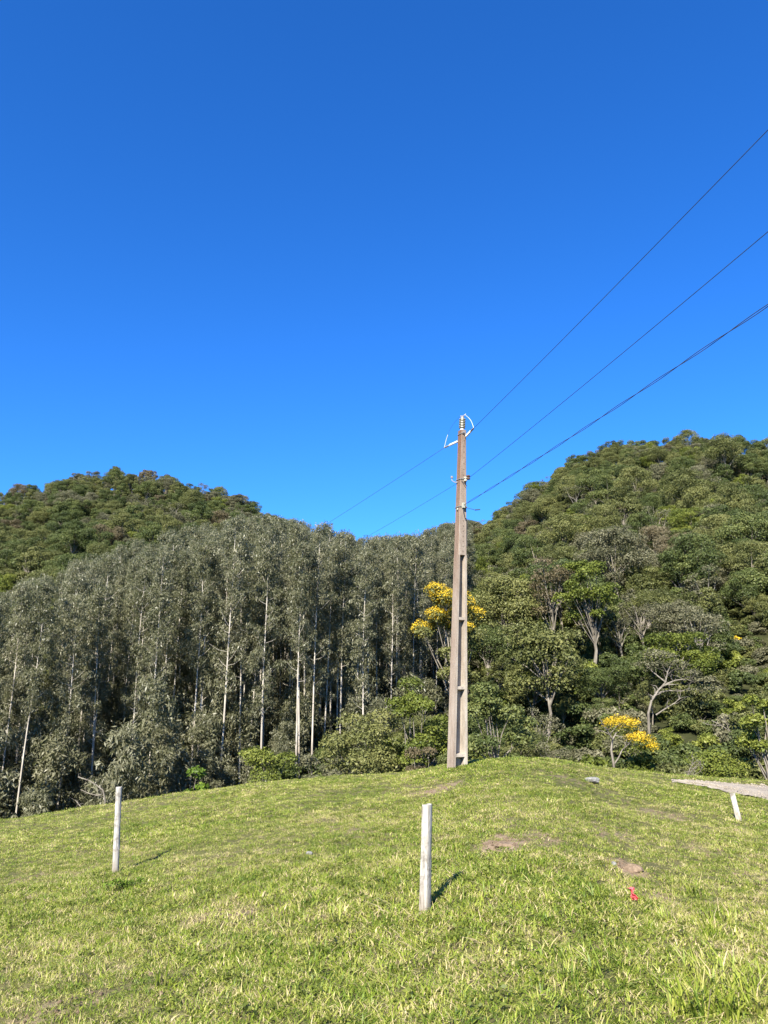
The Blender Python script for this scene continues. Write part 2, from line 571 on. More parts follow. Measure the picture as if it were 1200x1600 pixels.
def broad_tree(seed, H, Rad, n_clump, n_leaf, size, crown_base=0.35, flat_top=1.0, lean=0.0, limb_sides=5, clump_r=(0.26, 0.48), bark=True, fill=False):
    """dome-crowned broadleaf tree; base at the origin. returns crown (V,Q,T), trunk Geo, clump centres, radii"""
    rng = np.random.default_rng(seed)
    cz = H * crown_base
    ch = (H - cz)
    C, RR = [], []
    for k in range(n_clump):
        for _ in range(20):
            d = rng.normal(size=3); d /= np.linalg.norm(d)
            d[2] = abs(d[2]) ** flat_top if rng.random() < 0.82 else -abs(d[2]) * 0.4
            f = 0.50 + 0.42 * rng.random()
            c = np.array([d[0] * Rad * f + lean * ch * 0.5, d[1] * Rad * f, cz + ch * 0.34 + d[2] * ch * 0.60 * f])
            if all(np.linalg.norm((c - o) * np.array([1, 1, 1.3])) > 0.30 * Rad for o in C): break
        C.append(c); RR.append(Rad * rng.uniform(*clump_r))
    C = np.array(C); RR = np.array(RR)
    if fill: C[:, 2] *= H / (C[:, 2] + RR * 0.62).max()
    hz = (C[:, 2] - C[:, 2].min()) / (np.ptp(C[:, 2]) + 1e-6)
    tone_c = np.clip(0.5 + rng.normal(size=n_clump) * 0.13, 0.1, 0.9)
    V, Q, T = leaf_quads(rng, C, RR, n_leaf, size, aspect=0.55, tone_c=tone_c)
    g = Geo()
    if bark:
        r0 = 0.013 * H + 0.02
        mid = Vector((rng.normal() * 0.12 * Rad, rng.normal() * 0.12 * Rad, cz * 0.8))
        top = Vector((lean * ch * 0.3 + rng.normal() * 0.1, rng.normal() * 0.1, cz + ch * 0.45))
        g.tube([(0, 0, -0.4), mid * 0.5 + Vector((0, 0, 0)), mid, (mid + top) / 2, top], [r0 * 1.3, r0, r0 * 0.85, r0 * 0.6, r0 * 0.3], limb_sides + 2)
        for c in C[: min(len(C), 16)]:
            c = Vector(c)
            st = mid.lerp(top, float(rng.random()) * 0.8)
            m = st.lerp(c, 0.55) + Vector((rng.normal() * 0.1, rng.normal() * 0.1, 0.12 * Rad * rng.random()))
            g.tube([st, m, c], [r0 * 0.42, r0 * 0.26, r0 * 0.09], limb_sides, cap=False)
    return (V, Q, T), g, C, RR


def euc_tree(seed, H, n_branch=26, n_leaf=95, crown_from=0.45, spread=1.0, size=0.27):
    """tall plantation eucalyptus: thin pale stem, ascending branches, hanging sprays of narrow leaves"""
    rng = np.random.default_rng(seed)
    g = Geo()
    ph = rng.random(4) * 6.28
    def stem(t):
        return Vector((0.28 * math.sin(2.4 * t + ph[0]) * t * (1 + 0.6 * math.sin(7 * t + ph[2])), 0.28 * math.sin(2.0 * t + ph[1]) * t, H * t))
    r0 = 0.0034 * H + 0.012
    ts = np.linspace(-0.02, 0.97, 11)
    g.tube([stem(t) for t in ts], [r0 * (1.12 - 0.97 * max(t, 0) ** 0.9) for t in ts], 6)
    C, RR = [], []
    for k in range(n_branch):
        t = crown_from + (0.97 - crown_from) * ((k + rng.random()) / n_branch) ** 0.85
        a = rng.random() * 6.28
        env = math.sin(math.pi * min(1, (t - crown_from) / (1 - crown_from) * 0.80 + 0.20)) ** 0.7
        L = spread * (0.8 + 1.9 * env * rng.uniform(0.35, 1.0))
        st = stem(t)
        el = rng.uniform(0.35, 1.0)
        dirv = Vector((math.cos(a) * math.cos(el), math.sin(a) * math.cos(el), math.sin(el)))
        end = st + dirv * L
        m = st.lerp(end, 0.5) + Vector((0, 0, -0.10 * L))
        g.tube([st, m, end], [r0 * 0.32 * (1.15 - t * 0.8), r0 * 0.22 * (1.15 - t * 0.8), 0.012], 4, cap=False)
        for s in (0.55, 0.8, 1.05):
            if rng.random() < 0.12: continue
            c = st.lerp(end, s) + Vector(rng.normal(size=3) * 0.22)
            C.append(np.array(c)); RR.append(rng.uniform(0.36, 0.80) * (0.70 + 0.30 * spread))
    C.append(np.array(stem(0.99))); RR.append(0.6)
    C = np.array(C); RR = np.array(RR)
    tone_c = np.clip(0.5 + rng.normal(size=len(C)) * 0.14, 0.1, 0.9)
    V, Q, T = leaf_quads(rng, C, RR, n_leaf / 2.6, size, aspect=0.27, flat=1.15, droop=0.55, outward=0.5, tone_c=tone_c, shell=0.2)
    return (V, Q, T), g


def crown_mesh(name, vqt, mat):
    return np_mesh(name, vqt[0], quads=vqt[1], mat=mat, tone=vqt[2])


class Kind:
    def __init__(self, crown, trunk, H, Rad): self.crown, self.trunk, self.H, self.Rad = crown, trunk, H, Rad


BROAD = []
for i, (H, Rad, nc, cb, ft) in enumerate([(9.5, 3.3, 20, 0.30, 0.8), (8.5, 3.0, 17, 0.32, 1.0), (10.5, 3.1, 22, 0.36, 1.0), (8.0, 3.6, 20, 0.38, 0.7), (9.0, 2.6, 16, 0.28, 1.2),
                                          (11.0, 3.6, 24, 0.34, 0.9), (7.5, 2.9, 15, 0.25, 1.0), (9.5, 3.8, 22, 0.45, 0.6)]):
    cr, g, C, RR = broad_tree(100 + i, H, Rad, nc, 720, 0.185, cb, ft)
    BROAD.append(Kind(crown_mesh('broadleaf_crown', cr, M['leaf_olive']), g.mesh('broadleaf_trunk', M['bark']), H, Rad))
SPARSE = []
for i, (H, Rad, nc, cb, ft) in enumerate([(9.0, 3.0, 14, 0.34, 0.8), (8.0, 2.8, 12, 0.36, 0.7)]):
    cr, g, C, RR = broad_tree(180 + i, H, Rad, nc, 110, 0.20, cb, ft, clump_r=(0.2, 0.36))
    SPARSE.append(Kind(crown_mesh('sparse_crown', cr, M['leaf_grey']), g.mesh('sparse_trunk', M['bark']), H, Rad))
EUC = []
for i, (H, sp, cf) in enumerate([(25, 0.66, 0.34), (23, 0.58, 0.40), (27, 0.74, 0.38), (24, 0.66, 0.28), (26, 0.60, 0.48), (22, 0.70, 0.30), (25, 0.62, 0.42), (23, 0.78, 0.24)]):
    cr, g = euc_tree(300 + i, H, spread=sp, crown_from=cf, n_branch=42, n_leaf=170)
    EUC.append(Kind(crown_mesh('eucalyptus_crown', cr, M['leaf_euc']), g.mesh('eucalyptus_trunk', M['bark_euc']), H, 2.6))


def plant_tree(kind, name, loc, s, rz, label, cat, group=None, leaf=None, tilt=0.0, sz=None):
    t = empty(name, loc, rz)
    t.scale = (s, s, sz if sz else s)
    t.rotation_euler = (tilt, tilt * 0.5, rz)
    c = link('crown', kind.crown, t)
    if leaf is not None:
        c.material_slots[0].link = 'OBJECT'
        c.material_slots[0].material = leaf
    if kind.trunk is not None: link('trunk', kind.trunk, t)
    tag(t, label, cat, group)
    return t


rnd = random.Random(7)

# windows of the picture that must stay open: column from, to, lowest row of the subject, its depth
KEEP = [(640, 765, 1000, 74), (935, 1035, 1185, 50), (985, 1100, 1118, 66), (870, 955, 990, 84), (740, 880, 1075, 70), (1165, 1230, 1140, 40), (1148, 1166, 1052, 91), (1182, 1199, 1070, 83)]
TAKEN = []


def blocked(x, y, top_z, rad):
    u, v = project(x, y, top_z)
    w = FPX * rad / y
    for u0, u1, vb, Y in KEEP:
        if y < Y + 1.5 and u + w > u0 and u - w < u1 and v < vb: return True
    for tx, ty, tr in TAKEN:
        if math.hypot(x - tx, y - ty) < tr + rad * 0.5: return True
    return False


def ztop_scale(u, Y, vtop):
    p = at(u, vtop, Y)
    return p, p.z - gz(p.x, p.y)


# ------------------------------------------------------------------ plants that stand out singly
def special_tree(name, u, Y, vtop, seed, Rad, nc, nl, size, leaf, label, cat, crown_base=0.35, flat_top=1.0, bark='bark', lean=0.0, blossom=None, group=None, clump_r=(0.26, 0.42), sink=0.0):
    p, H = ztop_scale(u, Y, vtop)
    cr, g, C, RR = broad_tree(seed, H / 0.97, Rad, nc, nl, size, crown_base, flat_top, lean, clump_r=clump_r, fill=True)
    t = empty(name, (p.x, p.y, gz(p.x, p.y) - sink))
    link('crown', crown_mesh(name + '_crown', cr, M[leaf]), t)
    link('trunk', g.mesh(name + '_trunk', M[bark]), t)
    if blossom:
        rng = np.random.default_rng(seed + 9)
        hi = np.argsort(-C[:, 2])[: int(len(C) * blossom)]
        V, Q, T = leaf_quads(rng, C[hi] + np.array([0, -0.12, 0.14 * Rad * 0.4]), RR[hi] * 0.98, nl * 2.3, size * 0.45, aspect=0.7, flat=0.6, shell=0.55)
        keep = V[:, 2].reshape(-1, 4).mean(1) > np.repeat(0, len(V) // 4)
        link('blossom', crown_mesh('blossom', (V, Q, T), M['blossom']), t)
    tag(t, label, cat, group)
    TAKEN.append((p.x, p.y, Rad * 0.8))
    return t


special_tree('flowering_tree', 702, 74, 920, 11, 3.4, 24, 420, 0.24, 'leaf_olive', 'tree with layered yellow blossom rising directly behind the concrete pole', 'tree', 0.16, 0.8, blossom=0.62)
special_tree('lime_tree', 915, 86, 878, 21, 3.4, 20, 420, 0.26, 'leaf_lime', 'yellow green tree standing out half way up the slope right of the pole', 'tree', 0.34, 1.0)
special_tree('olive_tree', 845, 70, 975, 23, 4.0, 24, 380, 0.26, 'leaf_olive', 'broad olive tree with dark hollows beneath, just right of the pole', 'tree', 0.32, 0.8)
special_tree('rust_tree', 860, 92, 878, 24, 3.4, 16, 300, 0.24, 'leaf_brown', 'brownish dry tree beside the yellow green tree on the slope', 'tree', 0.36, 0.6)
special_tree('blossom_tree', 1157, 92, 1030, 31, 2.6, 10, 280, 0.24, 'leaf_grey', 'small tree with one tuft of yellow blossom on lower right slope', 'tree', 0.4, 0.9, blossom=0.12)
special_tree('blossom_tree', 1190, 84, 1058, 32, 2.4, 9, 260, 0.24, 'leaf_grey', 'small tree touched with yellow blossom at the right picture edge', 'tree', 0.4, 0.9, blossom=0.12)
special_tree('glossy_tree', 1196, 40, 1090, 33, 1.5, 16, 300, 0.17, 'leaf_lime', 'bright green large leaved small tree at the right edge behind the track', 'tree', 0.35, 1.0)

special_tree('round_bush', 415, 41, 1168, 41, 1.75, 18, 520, 0.13, 'leaf_lime', 'rounded yellow green bush at plantation edge beyond the meadow crest', 'bush', 0.02, 1.0, clump_r=(0.34, 0.5))
special_tree('grey_bush', 497, 41, 1180, 42, 1.2, 12, 400, 0.12, 'leaf_grey', 'grey green wispy bush right of the rounded yellow green bush', 'bush', 0.02, 1.0, clump_r=(0.34, 0.5))
special_tree('sapling', 306, 39, 1203, 43, 1.0, 12, 120, 0.24, 'leaf_fresh', 'vivid lime green sapling with large leaves at plantation foot', 'sapling', 0.1, 0.8, clump_r=(0.3, 0.45))
special_tree('rust_bush', 664, 40, 1168, 44, 0.95, 12, 330, 0.13, 'leaf_brown', 'orange brown bush low behind the mound left of the pole', 'bush', 0.02, 1.0, clump_r=(0.34, 0.5))
special_tree('low_bush', 1120, 42, 1172, 45, 1.9, 16, 480, 0.14, 'leaf_lime', 'rounded green bush just behind the start of the gravel track', 'bush', 0.02, 1.0, clump_r=(0.34, 0.5))
special_tree('wide_bush', 575, 52, 1110, 46, 3.3, 26, 480, 0.18, 'leaf_olive', 'wide olive bush below the eucalyptus at the centre of the valley', 'bush', 0.10, 1.0)
special_tree('dark_bush', 770, 46, 1070, 47, 2.2, 20, 480, 0.17, 'leaf_dark', 'dark green leafy tree immediately right of the pole foot', 'tree', 0.10, 1.1)
special_tree('green_bush', 655, 50, 1060, 48, 2.2, 20, 460, 0.17, 'leaf_lime', 'light green leafy tree left of the pole foot under yellow blossom', 'tree', 0.12, 1.0)


def skeleton_tree(name, base, stems, leaf_spots, leaf, bark, label, cat, size=0.16, nl=200, blossom=None):
    t = empty(name, base)
    g = Geo()
    rng = np.random.default_rng(len(label) * 7 + 3)
    for pts, r0, r1 in stems:
        n = len(pts)
        P = [Vector(p) for p in pts]
        g.tube(P, [r0 + (r1 - r0) * i / (n - 1) for i in range(n)], 6)
        for k in range(7):                                    # twigs along the limb
            i = rng.integers(max(1, n - 2), n)
            st = P[i - 1].lerp(P[i], rng.random())
            d = Vector(rng.normal(size=3)); d.z = abs(d.z); d.normalize()
            e = st + d * rng.uniform(0.5, 1.3)
            g.tube([st, st.lerp(e, 0.5) + Vector(rng.normal(size=3) * 0.08), e], [r1 * 0.8, r1 * 0.55, 0.008], 4, cap=False)
    link('trunk', g.mesh(name + '_trunk', M[bark]), t)
    if leaf_spots:
        C = np.array([p[:3] for p in leaf_spots]); RR = np.array([p[3] for p in leaf_spots])
        link('crown', crown_mesh(name + '_crown', leaf_quads(rng, C, RR, nl, size, 0.5, flat=0.4, tone_c=np.clip(0.5 + rng.normal(size=len(C)) * .12, 0, 1)), M[leaf]), t)
    if blossom:
        C = np.array([p[:3] for p in blossom]); RR = np.array([p[3] for p in blossom])
        link('blossom', crown_mesh('blossom', leaf_quads(rng, C, RR * 1.25, nl * 1.7, size * 0.5, 0.7, flat=0.7, shell=0.15, tone_c=np.clip(0.45 + rng.normal(size=len(C)) * .15, 0, 1)), M['blossom']), t)
    tag(t, label, cat)
    TAKEN.append((base[0], base[1], 1.6))
    return t


def rel(base, u, v, Y):
    p = at(u, v, Y)
    return (p.x - base[0], p.y - base[1], p.z - base[2])


# umbrella-shaped tree with yellow blossom on the lower right
Y = 50
b = at(958, 1200, Y); b = Vector((b.x, b.y, gz(b.x, b.y)))
L = lambda u, v, dy=0.0: rel(b, u, v, Y + dy)
skeleton_tree('umbrella_tree', b,
              [([(0, 0, -0.3), L(959, 1195), L(955, 1172), L(957, 1155), L(950, 1143), L(945, 1134)], 0.09, 0.04), ([L(957, 1156), L(964, 1143, .3), L(972, 1134, .5)], 0.05, 0.03),
               ([L(959, 1195), L(966, 1185), L(972, 1172, .4), L(985, 1160, .6), L(1000, 1153, .9)], 0.05, 0.025)],
              [(*L(960, 1140, .6), 0.7), (*L(975, 1142, .9), 0.6), (*L(993, 1160, .9), 0.8), (*L(1012, 1170, 1.2), 0.6), (*L(985, 1172, 1.2), 0.9)], 'leaf_lime', 'bark',
              'small umbrella shaped tree topped with yellow blossom, pale bent trunk, lower right', 'tree', size=0.15, nl=230,
              blossom=[(*L(950, 1130, -.2), 0.42), (*L(962, 1128, .3), 0.50), (*L(976, 1128, -.1), 0.55), (*L(989, 1131, .4), 0.45), (*L(998, 1152, .2), 0.5), (*L(1010, 1158, .6), 0.5), (*L(1020, 1166, .3), 0.35), (*L(985, 1152, .2), 0.35)])

# grey leaning tree with bare pale limbs
Y = 66
b = at(1013, 1140, Y); b = Vector((b.x, b.y, gz(b.x, b.y)))
skeleton_tree('leaning_tree', b,
              [([(0, 0, -0.3), L(1013, 1115), L(1018, 1095), L(1029, 1078), L(1038, 1070)], 0.12, 0.07), ([L(1029, 1078), L(1040, 1066), L(1043, 1050, .4), L(1050, 1035, .8)], 0.07, 0.025),
               ([L(1038, 1070), L(1055, 1063), L(1072, 1061, -.4), L(1085, 1066, -.6)], 0.06, 0.02), ([L(1025, 1083), L(1045, 1079, .5), L(1065, 1080, .6), L(1078, 1075, .9)], 0.06, 0.02),
               ([L(1025, 1117, -.4), L(1040, 1107, -.5), L(1055, 1098, -.6), L(1063, 1090, -.6)], 0.06, 0.03), ([L(1040, 1066), L(1020, 1050, .5), L(1010, 1040, .8)], 0.06, 0.02)],
              [(*L(1010, 1040, 1), 1.2), (*L(1035, 1028, 1), 1.5), (*L(1058, 1040, 1), 1.3), (*L(1078, 1054, .6), 1.2), (*L(1098, 1064, .5), 1.1), (*L(1115, 1078, .5), 1.0), (*L(1020, 1022, 1.5), 1.2), (*L(1088, 1080, 1.2), 0.8)],
              'leaf_grey', 'bark', 'leaning tree with bare pale forked limbs under a thin grey canopy, right slope', 'tree', size=0.18, nl=330)

# fallen and bleached wood
def dead_wood(name, base, stems, label):
    t = empty(name, base)
    rg = np.random.default_rng(len(label))
    for pts, r0, r1 in stems:
        g = Geo()
        n = len(pts)
        r0, r1 = r0 * 0.6, r1 * 0.6
        P = [Vector(p) for p in pts]
        g.tube(P, [r0 + (r1 - r0) * i / (n - 1) for i in range(n)], 6)
        for k in range(9):
            i = int(rg.integers(1, n))
            st = P[i - 1].lerp(P[i], float(rg.random()))
            e = st + Vector(rg.normal(size=3) * 0.22) + Vector((0, 0, 0.12))
            g.tube([st, st.lerp(e, 0.5) + Vector(rg.normal(size=3) * 0.04), e], [0.010, 0.007, 0.003], 4, cap=False)
        link('branch', g.mesh('dead_branch', M['bark']), t)
    tag(t, label, 'dead branches')
    return t


Y = 40
b = at(140, 1245, Y); b = Vector((b.x, b.y, gz(b.x, b.y)))
dead_wood('fallen_branch', b, [([L(122, 1214), L(138, 1219), L(150, 1226), L(161, 1235)], 0.035, 0.06), ([L(126, 1234), L(140, 1240), L(152, 1243), L(159, 1241)], 0.03, 0.05),
                               ([L(118, 1250), L(124, 1258), L(131, 1266)], 0.03, 0.05), ([L(161, 1235), L(164, 1250), L(163, 1266)], 0.06, 0.07)], 'bleached arching dead branches at the plantation edge left of the left post')
Y = 40
b = at(1080, 1225, Y); b = Vector((b.x, b.y, gz(b.x, b.y)))
dead_wood('dry_branch', b, [([L(1070, 1216), L(1082, 1203), L(1094, 1190)], 0.03, 0.012), ([L(1072, 1214), L(1080, 1198), L(1084, 1186)], 0.025, 0.01), ([L(1074, 1216), L(1092, 1207), L(1098, 1199)], 0.025, 0.01),
                            ([L(1080, 1218), L(1088, 1198), L(1097, 1194)], 0.02, 0.01), ([L(1076, 1215), L(1078, 1200), L(1090, 1187)], 0.02, 0.01)], 'spray of dry pale branches in the bushes near the gravel track')
Y = 52
b = at(1150, 1175, Y); b = Vector((b.x, b.y, gz(b.x, b.y)))
dead_wood('bare_branch', b, [([L(1165, 1156), L(1152, 1148), L(1140, 1142), L(1128, 1134), L(1112, 1126)], 0.07, 0.03), ([L(1140, 1142), L(1136, 1132), L(1128, 1124)], 0.04, 0.02), ([L(1128, 1134), L(1105, 1132), L(1090, 1124)], 0.03, 0.015),
                             ([L(1165, 1156), L(1172, 1168), L(1178, 1180)], 0.07, 0.08)], 'bare pale crooked branch reaching left over bushes at lower right')

# ------------------------------------------------------------------ eucalyptus plantation
rows = []
for u, rin, rout in [(-400, 55, 80), (-100, 56, 84), (0, 57, 88), (100, 58, 98), (180, 58, 112), (250, 59, 128), (330, 60, 142), (420, 60, 160), (500, 62, 170), (560, 64, 172), (620, 69, 168), (680, 80, 160), (725, 104, 150), (740, 150, 151)]:
    a, t = az_el(u, 1000)
    rows.append((a, rin, rout))
E_IN, E_OUT = table([(R(-60), 56, 70)] + rows, 1, 0.5), table([(R(-60), 56, 70)] + rows, 2, 0.5)
az_l, az_r = az_el(-420, 1000)[0], az_el(738, 1000)[0]
euc_pts = []
gs = 3.05
for ix in range(-56, 30):
    for iy in range(12, 70):
        x = ix * gs + rnd.uniform(-1.2, 1.2) + (gs / 2 if iy % 2 else 0); y = iy * gs + rnd.uniform(-1.2, 1.2)
        a, r = math.atan2(x, y), math.hypot(x, y)
        if not (az_l < a < az_r): continue
        if not (np.interp(a, AZ, E_IN) < r < np.interp(a, AZ, E_OUT)): continue
        euc_pts.append((r, x, y))
euc_pts.sort()
far_instances = []       # (x, y, z, scale, rot, prototype) of what is past the limit
N_EUC = 0
for r, x, y in euc_pts:
    k = rnd.randrange(len(EUC)); s = rnd.uniform(0.78, 1.08)
    if r < 64: s *= 0.9
    z = gz(x, y) - 0.1
    if blocked(x, y, z + EUC[k].H * s, 0.9): continue
    u, v = project(x, y, z + 15)
    v_lim = np.interp(u, [-300, -50, 0, 100, 200, 300, 400, 450, 520, 560, 600, 650, 700, 740], [930, 925, 918, 885, 848, 818, 806, 812, 826, 840, 838, 834, 818, 804]) + rnd.random() ** 2 * 45
    s_max = (at(u, v_lim, y).z - z) / EUC[k].H
    s = min(s, s_max)
    if s < 0.5: continue
    if N_EUC < 295 and -30 < u < 760:
        q = (r - np.interp(math.atan2(x, y), AZ, E_IN)) / (np.interp(math.atan2(x, y), AZ, E_OUT) - np.interp(math.atan2(x, y), AZ, E_IN))
        zone = ('left of the left post' if u < 180 else 'between the left post and lime sapling' if u < 306 else 'between the lime sapling and rounded bush' if u < 415
                else 'between the rounded bush and wide olive bush' if u < 560 else 'left of the yellow flowering tree' if u < 650 else 'behind the concrete pole')
        row_ = 'front row ' if q < 0.16 else 'second row ' if q < 0.34 else 'mid plantation ' if q < 0.6 else 'rear row ' if q < 0.82 else 'topmost row '
        look = 'tall ' if s > 0.96 else 'shorter ' if s < 0.86 else ''
        lab = row_ + look + 'grey green eucalyptus ' + zone
        grp = 'eucalyptus trees: ' + lab
        plant_tree(EUC[k], 'eucalyptus_tree', (x, y, z), s, rnd.uniform(0, 6.28), lab, 'tree', grp, tilt=rnd.uniform(-0.03, 0.03))
        N_EUC += 1
    else:
        far_instances.append((x, y, z, s, rnd.uniform(0, 6.28), 100 + k))

# ------------------------------------------------------------------ native forest on both hills
LEAFS = [('dark green', 'leaf_dark'), ('olive green', 'leaf_olive'), ('yellow green', 'leaf_lime'), ('grey green', 'leaf_grey'), ('brownish', 'leaf_brown')]
nat = []
gs = 3.9
for ix in range(-66, 66):
    for iy in range(10, 90):
        x = ix * gs + rnd.uniform(-1.9, 1.9); y = iy * gs + rnd.uniform(-1.9, 1.9)
        a, r = math.atan2(x, y), math.hypot(x, y)
        if abs(a) > R(36): continue
        rin = 46 if a > az_el(480, 1100)[0] else 400
        if a < az_r and r > np.interp(a, AZ, E_IN) - 2: rin = np.interp(a, AZ, E_OUT) + 2
        if r < rin or r > np.interp(a, AZ, T_RR) + 12: continue
        nat.append((r, x, y, a))
nat.sort()
N_NAT = 0
for r, x, y, a in nat:
    k = rnd.randrange(len(BROAD)); s = rnd.uniform(0.38, 1.15) if rnd.random() < 0.88 else rnd.uniform(1.15, 1.45)
    w = rnd.random()
    li = 0 if w < 0.42 else 1 if w < 0.76 else 2 if w < 0.81 else 3 if w < 0.97 else 4
    if r > np.interp(a, AZ, T_RR) - 45: s = min(s, 1.0)
    if li == 4 and r < 110: li = 1
    if a < az_r and r < 100: s *= 0.8
    if r < 60: s *= 0.62
    elif r < 80: s *= 0.8
    z = gz(x, y) - 0.3
    if blocked(x, y, z + BROAD[k].H * s, BROAD[k].Rad * s): continue
    u, v = project(x, y, z + 8)
    rz = rnd.uniform(0, 6.28)
    thin = rnd.random() < 0.11
    if N_NAT < 285 and 0 < u < 1210:
        side = 'at the foot of the right hill' if r < 75 else 'low on the right hill' if r < 105 else 'part way up the right hill'
        if a < az_r and r < 100: side = 'in the valley below the eucalyptus'
        elif a < az_r: side = 'on the left hill above the eucalyptus'
        elif u < 850: side += ' just right of the pole'
        elif u < 960: side += ' near the lime tree'
        elif u < 1090: side += ' above the leaning pale tree'
        else: side += ' towards the right edge'
        look = 'flat topped ' if k in (3, 7) else 'narrow ' if k == 4 else 'tall ' if k in (2, 5) else 'rounded '
        if thin:
            plant_tree(SPARSE[k % 2], 'bare_tree', (x, y, z), s, rz, 'sparse pale limbed tree ' + side.replace('part way up', 'up').replace('yellow green ', ''), 'tree', 'thinly leaved trees ' + side)
            N_NAT += 1
            continue
        plant_tree(BROAD[k], 'forest_tree', (x, y, z), s, rz, look + LEAFS[li][0] + ' tree ' + side.replace('part way up', 'up').replace('yellow green ', '').replace('right hill', 'hill'), 'tree', look + LEAFS[li][0] + ' trees ' + side, leaf=M[LEAFS[li][1]], sz=s * rnd.uniform(0.85, 1.15))
        N_NAT += 1
    else:
        far_instances.append((x, y, z, s, rz, 90 + k % 2 if thin else li * 10 + k % 6))

# the rest of the forest: one mass
proto_col = bpy.data.collections.new('forest_sources')
proto_ids = {}
names = sorted({f[5] for f in far_instances})
for n, pid in enumerate(names):
    if pid >= 100: kd, leaf = EUC[pid - 100], M['leaf_euc']
    elif pid >= 90: kd, leaf = SPARSE[pid - 90], M['leaf_grey']
    else: kd, leaf = BROAD[pid % 10], M[LEAFS[pid // 10][1]]
    nm = 'source_%03d' % n
    # crown and trunk in one source mesh
    cv = np.empty(len(kd.crown.vertices) * 3, np.float32); kd.crown.vertices.foreach_get('co', cv); cv = cv.reshape(-1, 3)
    tv = np.empty(len(kd.trunk.vertices) * 3, np.float32); kd.trunk.vertices.foreach_get('co', tv); tv = tv.reshape(-1, 3)
    ct = np.empty(len(cv), np.float32); kd.crown.attributes['tone'].data.foreach_get('value', ct)
    fs = [tuple(range(4 * i, 4 * i + 4)) for i in range(len(cv) // 4)] + [tuple(i + len(cv) for i in p.vertices) for p in kd.trunk.polygons]
    me = np_mesh(nm, np.concatenate([cv, tv]), faces=fs, mat=leaf, tone=np.concatenate([ct, np.full(len(tv), 0.5, np.float32)]))
    me.materials.append(kd.trunk.materials[0])
    mi = np.zeros(len(fs), np.int32); mi[len(cv) // 4:] = 1
    me.polygons.foreach_set('material_index', mi)
    proto_col.objects.link(bpy.data.objects.new(nm, me))
    proto_ids[pid] = n


def scatter(name, pts, rots, scls, idx, coll, host_mat=None):
    """one object whose points carry instances of a collection's meshes"""
    me = bpy.data.meshes.new(name)
    n = len(pts)
    me.vertices.add(n)
    me.vertices.foreach_set('co', np.asarray(pts, np.float32).ravel())
    a = me.attributes.new('idx', 'INT', 'POINT'); a.data.foreach_set('value', np.asarray(idx, np.int32))
    a = me.attributes.new('rot', 'FLOAT_VECTOR', 'POINT'); a.data.foreach_set('vector', np.asarray(rots, np.float32).ravel())
    a = me.attributes.new('scl', 'FLOAT_VECTOR', 'POINT'); a.data.foreach_set('vector', np.asarray(scls, np.float32).ravel())
    o = link(name, me)
    ng = bpy.data.node_groups.new(name + '_scatter', 'GeometryNodeTree')
    ng.interface.new_socket('Geometry', in_out='INPUT', socket_type='NodeSocketGeometry')
    ng.interface.new_socket('Geometry', in_out='OUTPUT', socket_type='NodeSocketGeometry')
    gi, go = ng.nodes.new('NodeGroupInput'), ng.nodes.new('NodeGroupOutput')
    m2p = ng.nodes.new('GeometryNodeMeshToPoints')
    inst = ng.nodes.new('GeometryNodeInstanceOnPoints')
    ci = ng.nodes.new('GeometryNodeCollectionInfo')
    ci.inputs['Collection'].default_value = coll
    ci.inputs['Separate Children'].default_value = True
    ci.inputs['Reset Children'].default_value = True
    inst.inputs['Pick Instance'].default_value = True

    def named(nm, t):
        k = ng.nodes.new('GeometryNodeInputNamedAttribute')
        k.data_type = t
        k.inputs['Name'].default_value = nm
        return [s for s in k.outputs if s.enabled and s.name == 'Attribute'][0]
    L_ = ng.links.new
    L_(gi.outputs[0], m2p.inputs[0])
    L_(m2p.outputs[0], inst.inputs['Points'])
    L_(ci.outputs[0], inst.inputs['Instance'])
    L_(named('idx', 'INT'), inst.inputs['Instance Index'])
    er = ng.nodes.new('FunctionNodeEulerToRotation')
    L_(named('rot', 'FLOAT_VECTOR'), er.inputs[0])
    L_(er.outputs[0], inst.inputs['Rotation'])
    L_(named('scl', 'FLOAT_VECTOR'), inst.inputs['Scale'])
    L_(inst.outputs[0], go.inputs[0])
    md = o.modifiers.new('scatter', 'NODES')
    md.node_group = ng
    return o


fe = [f for f in far_instances if f[5] >= 100]
stand = scatter('eucalyptus_stand', [f[:3] for f in fe], [(0, 0, f[4]) for f in fe], [(f[3], f[3], f[3]) for f in fe], [proto_ids[f[5]] for f in fe], proto_col)
tag(stand, 'tightly packed eucalyptus trees in the depth of the plantation', kind='stuff')
fi = [f for f in far_instances if f[5] < 100]
forest = scatter('forest', [f[:3] for f in fi], [(0, 0, f[4]) for f in fi], [(f[3], f[3], f[3] * rnd.uniform(0.85, 1.15)) for f in fi], [proto_ids[f[5]] for f in fi], proto_col)
tag(forest, 'dense native forest covering the upper slopes of both hills', kind='stuff')

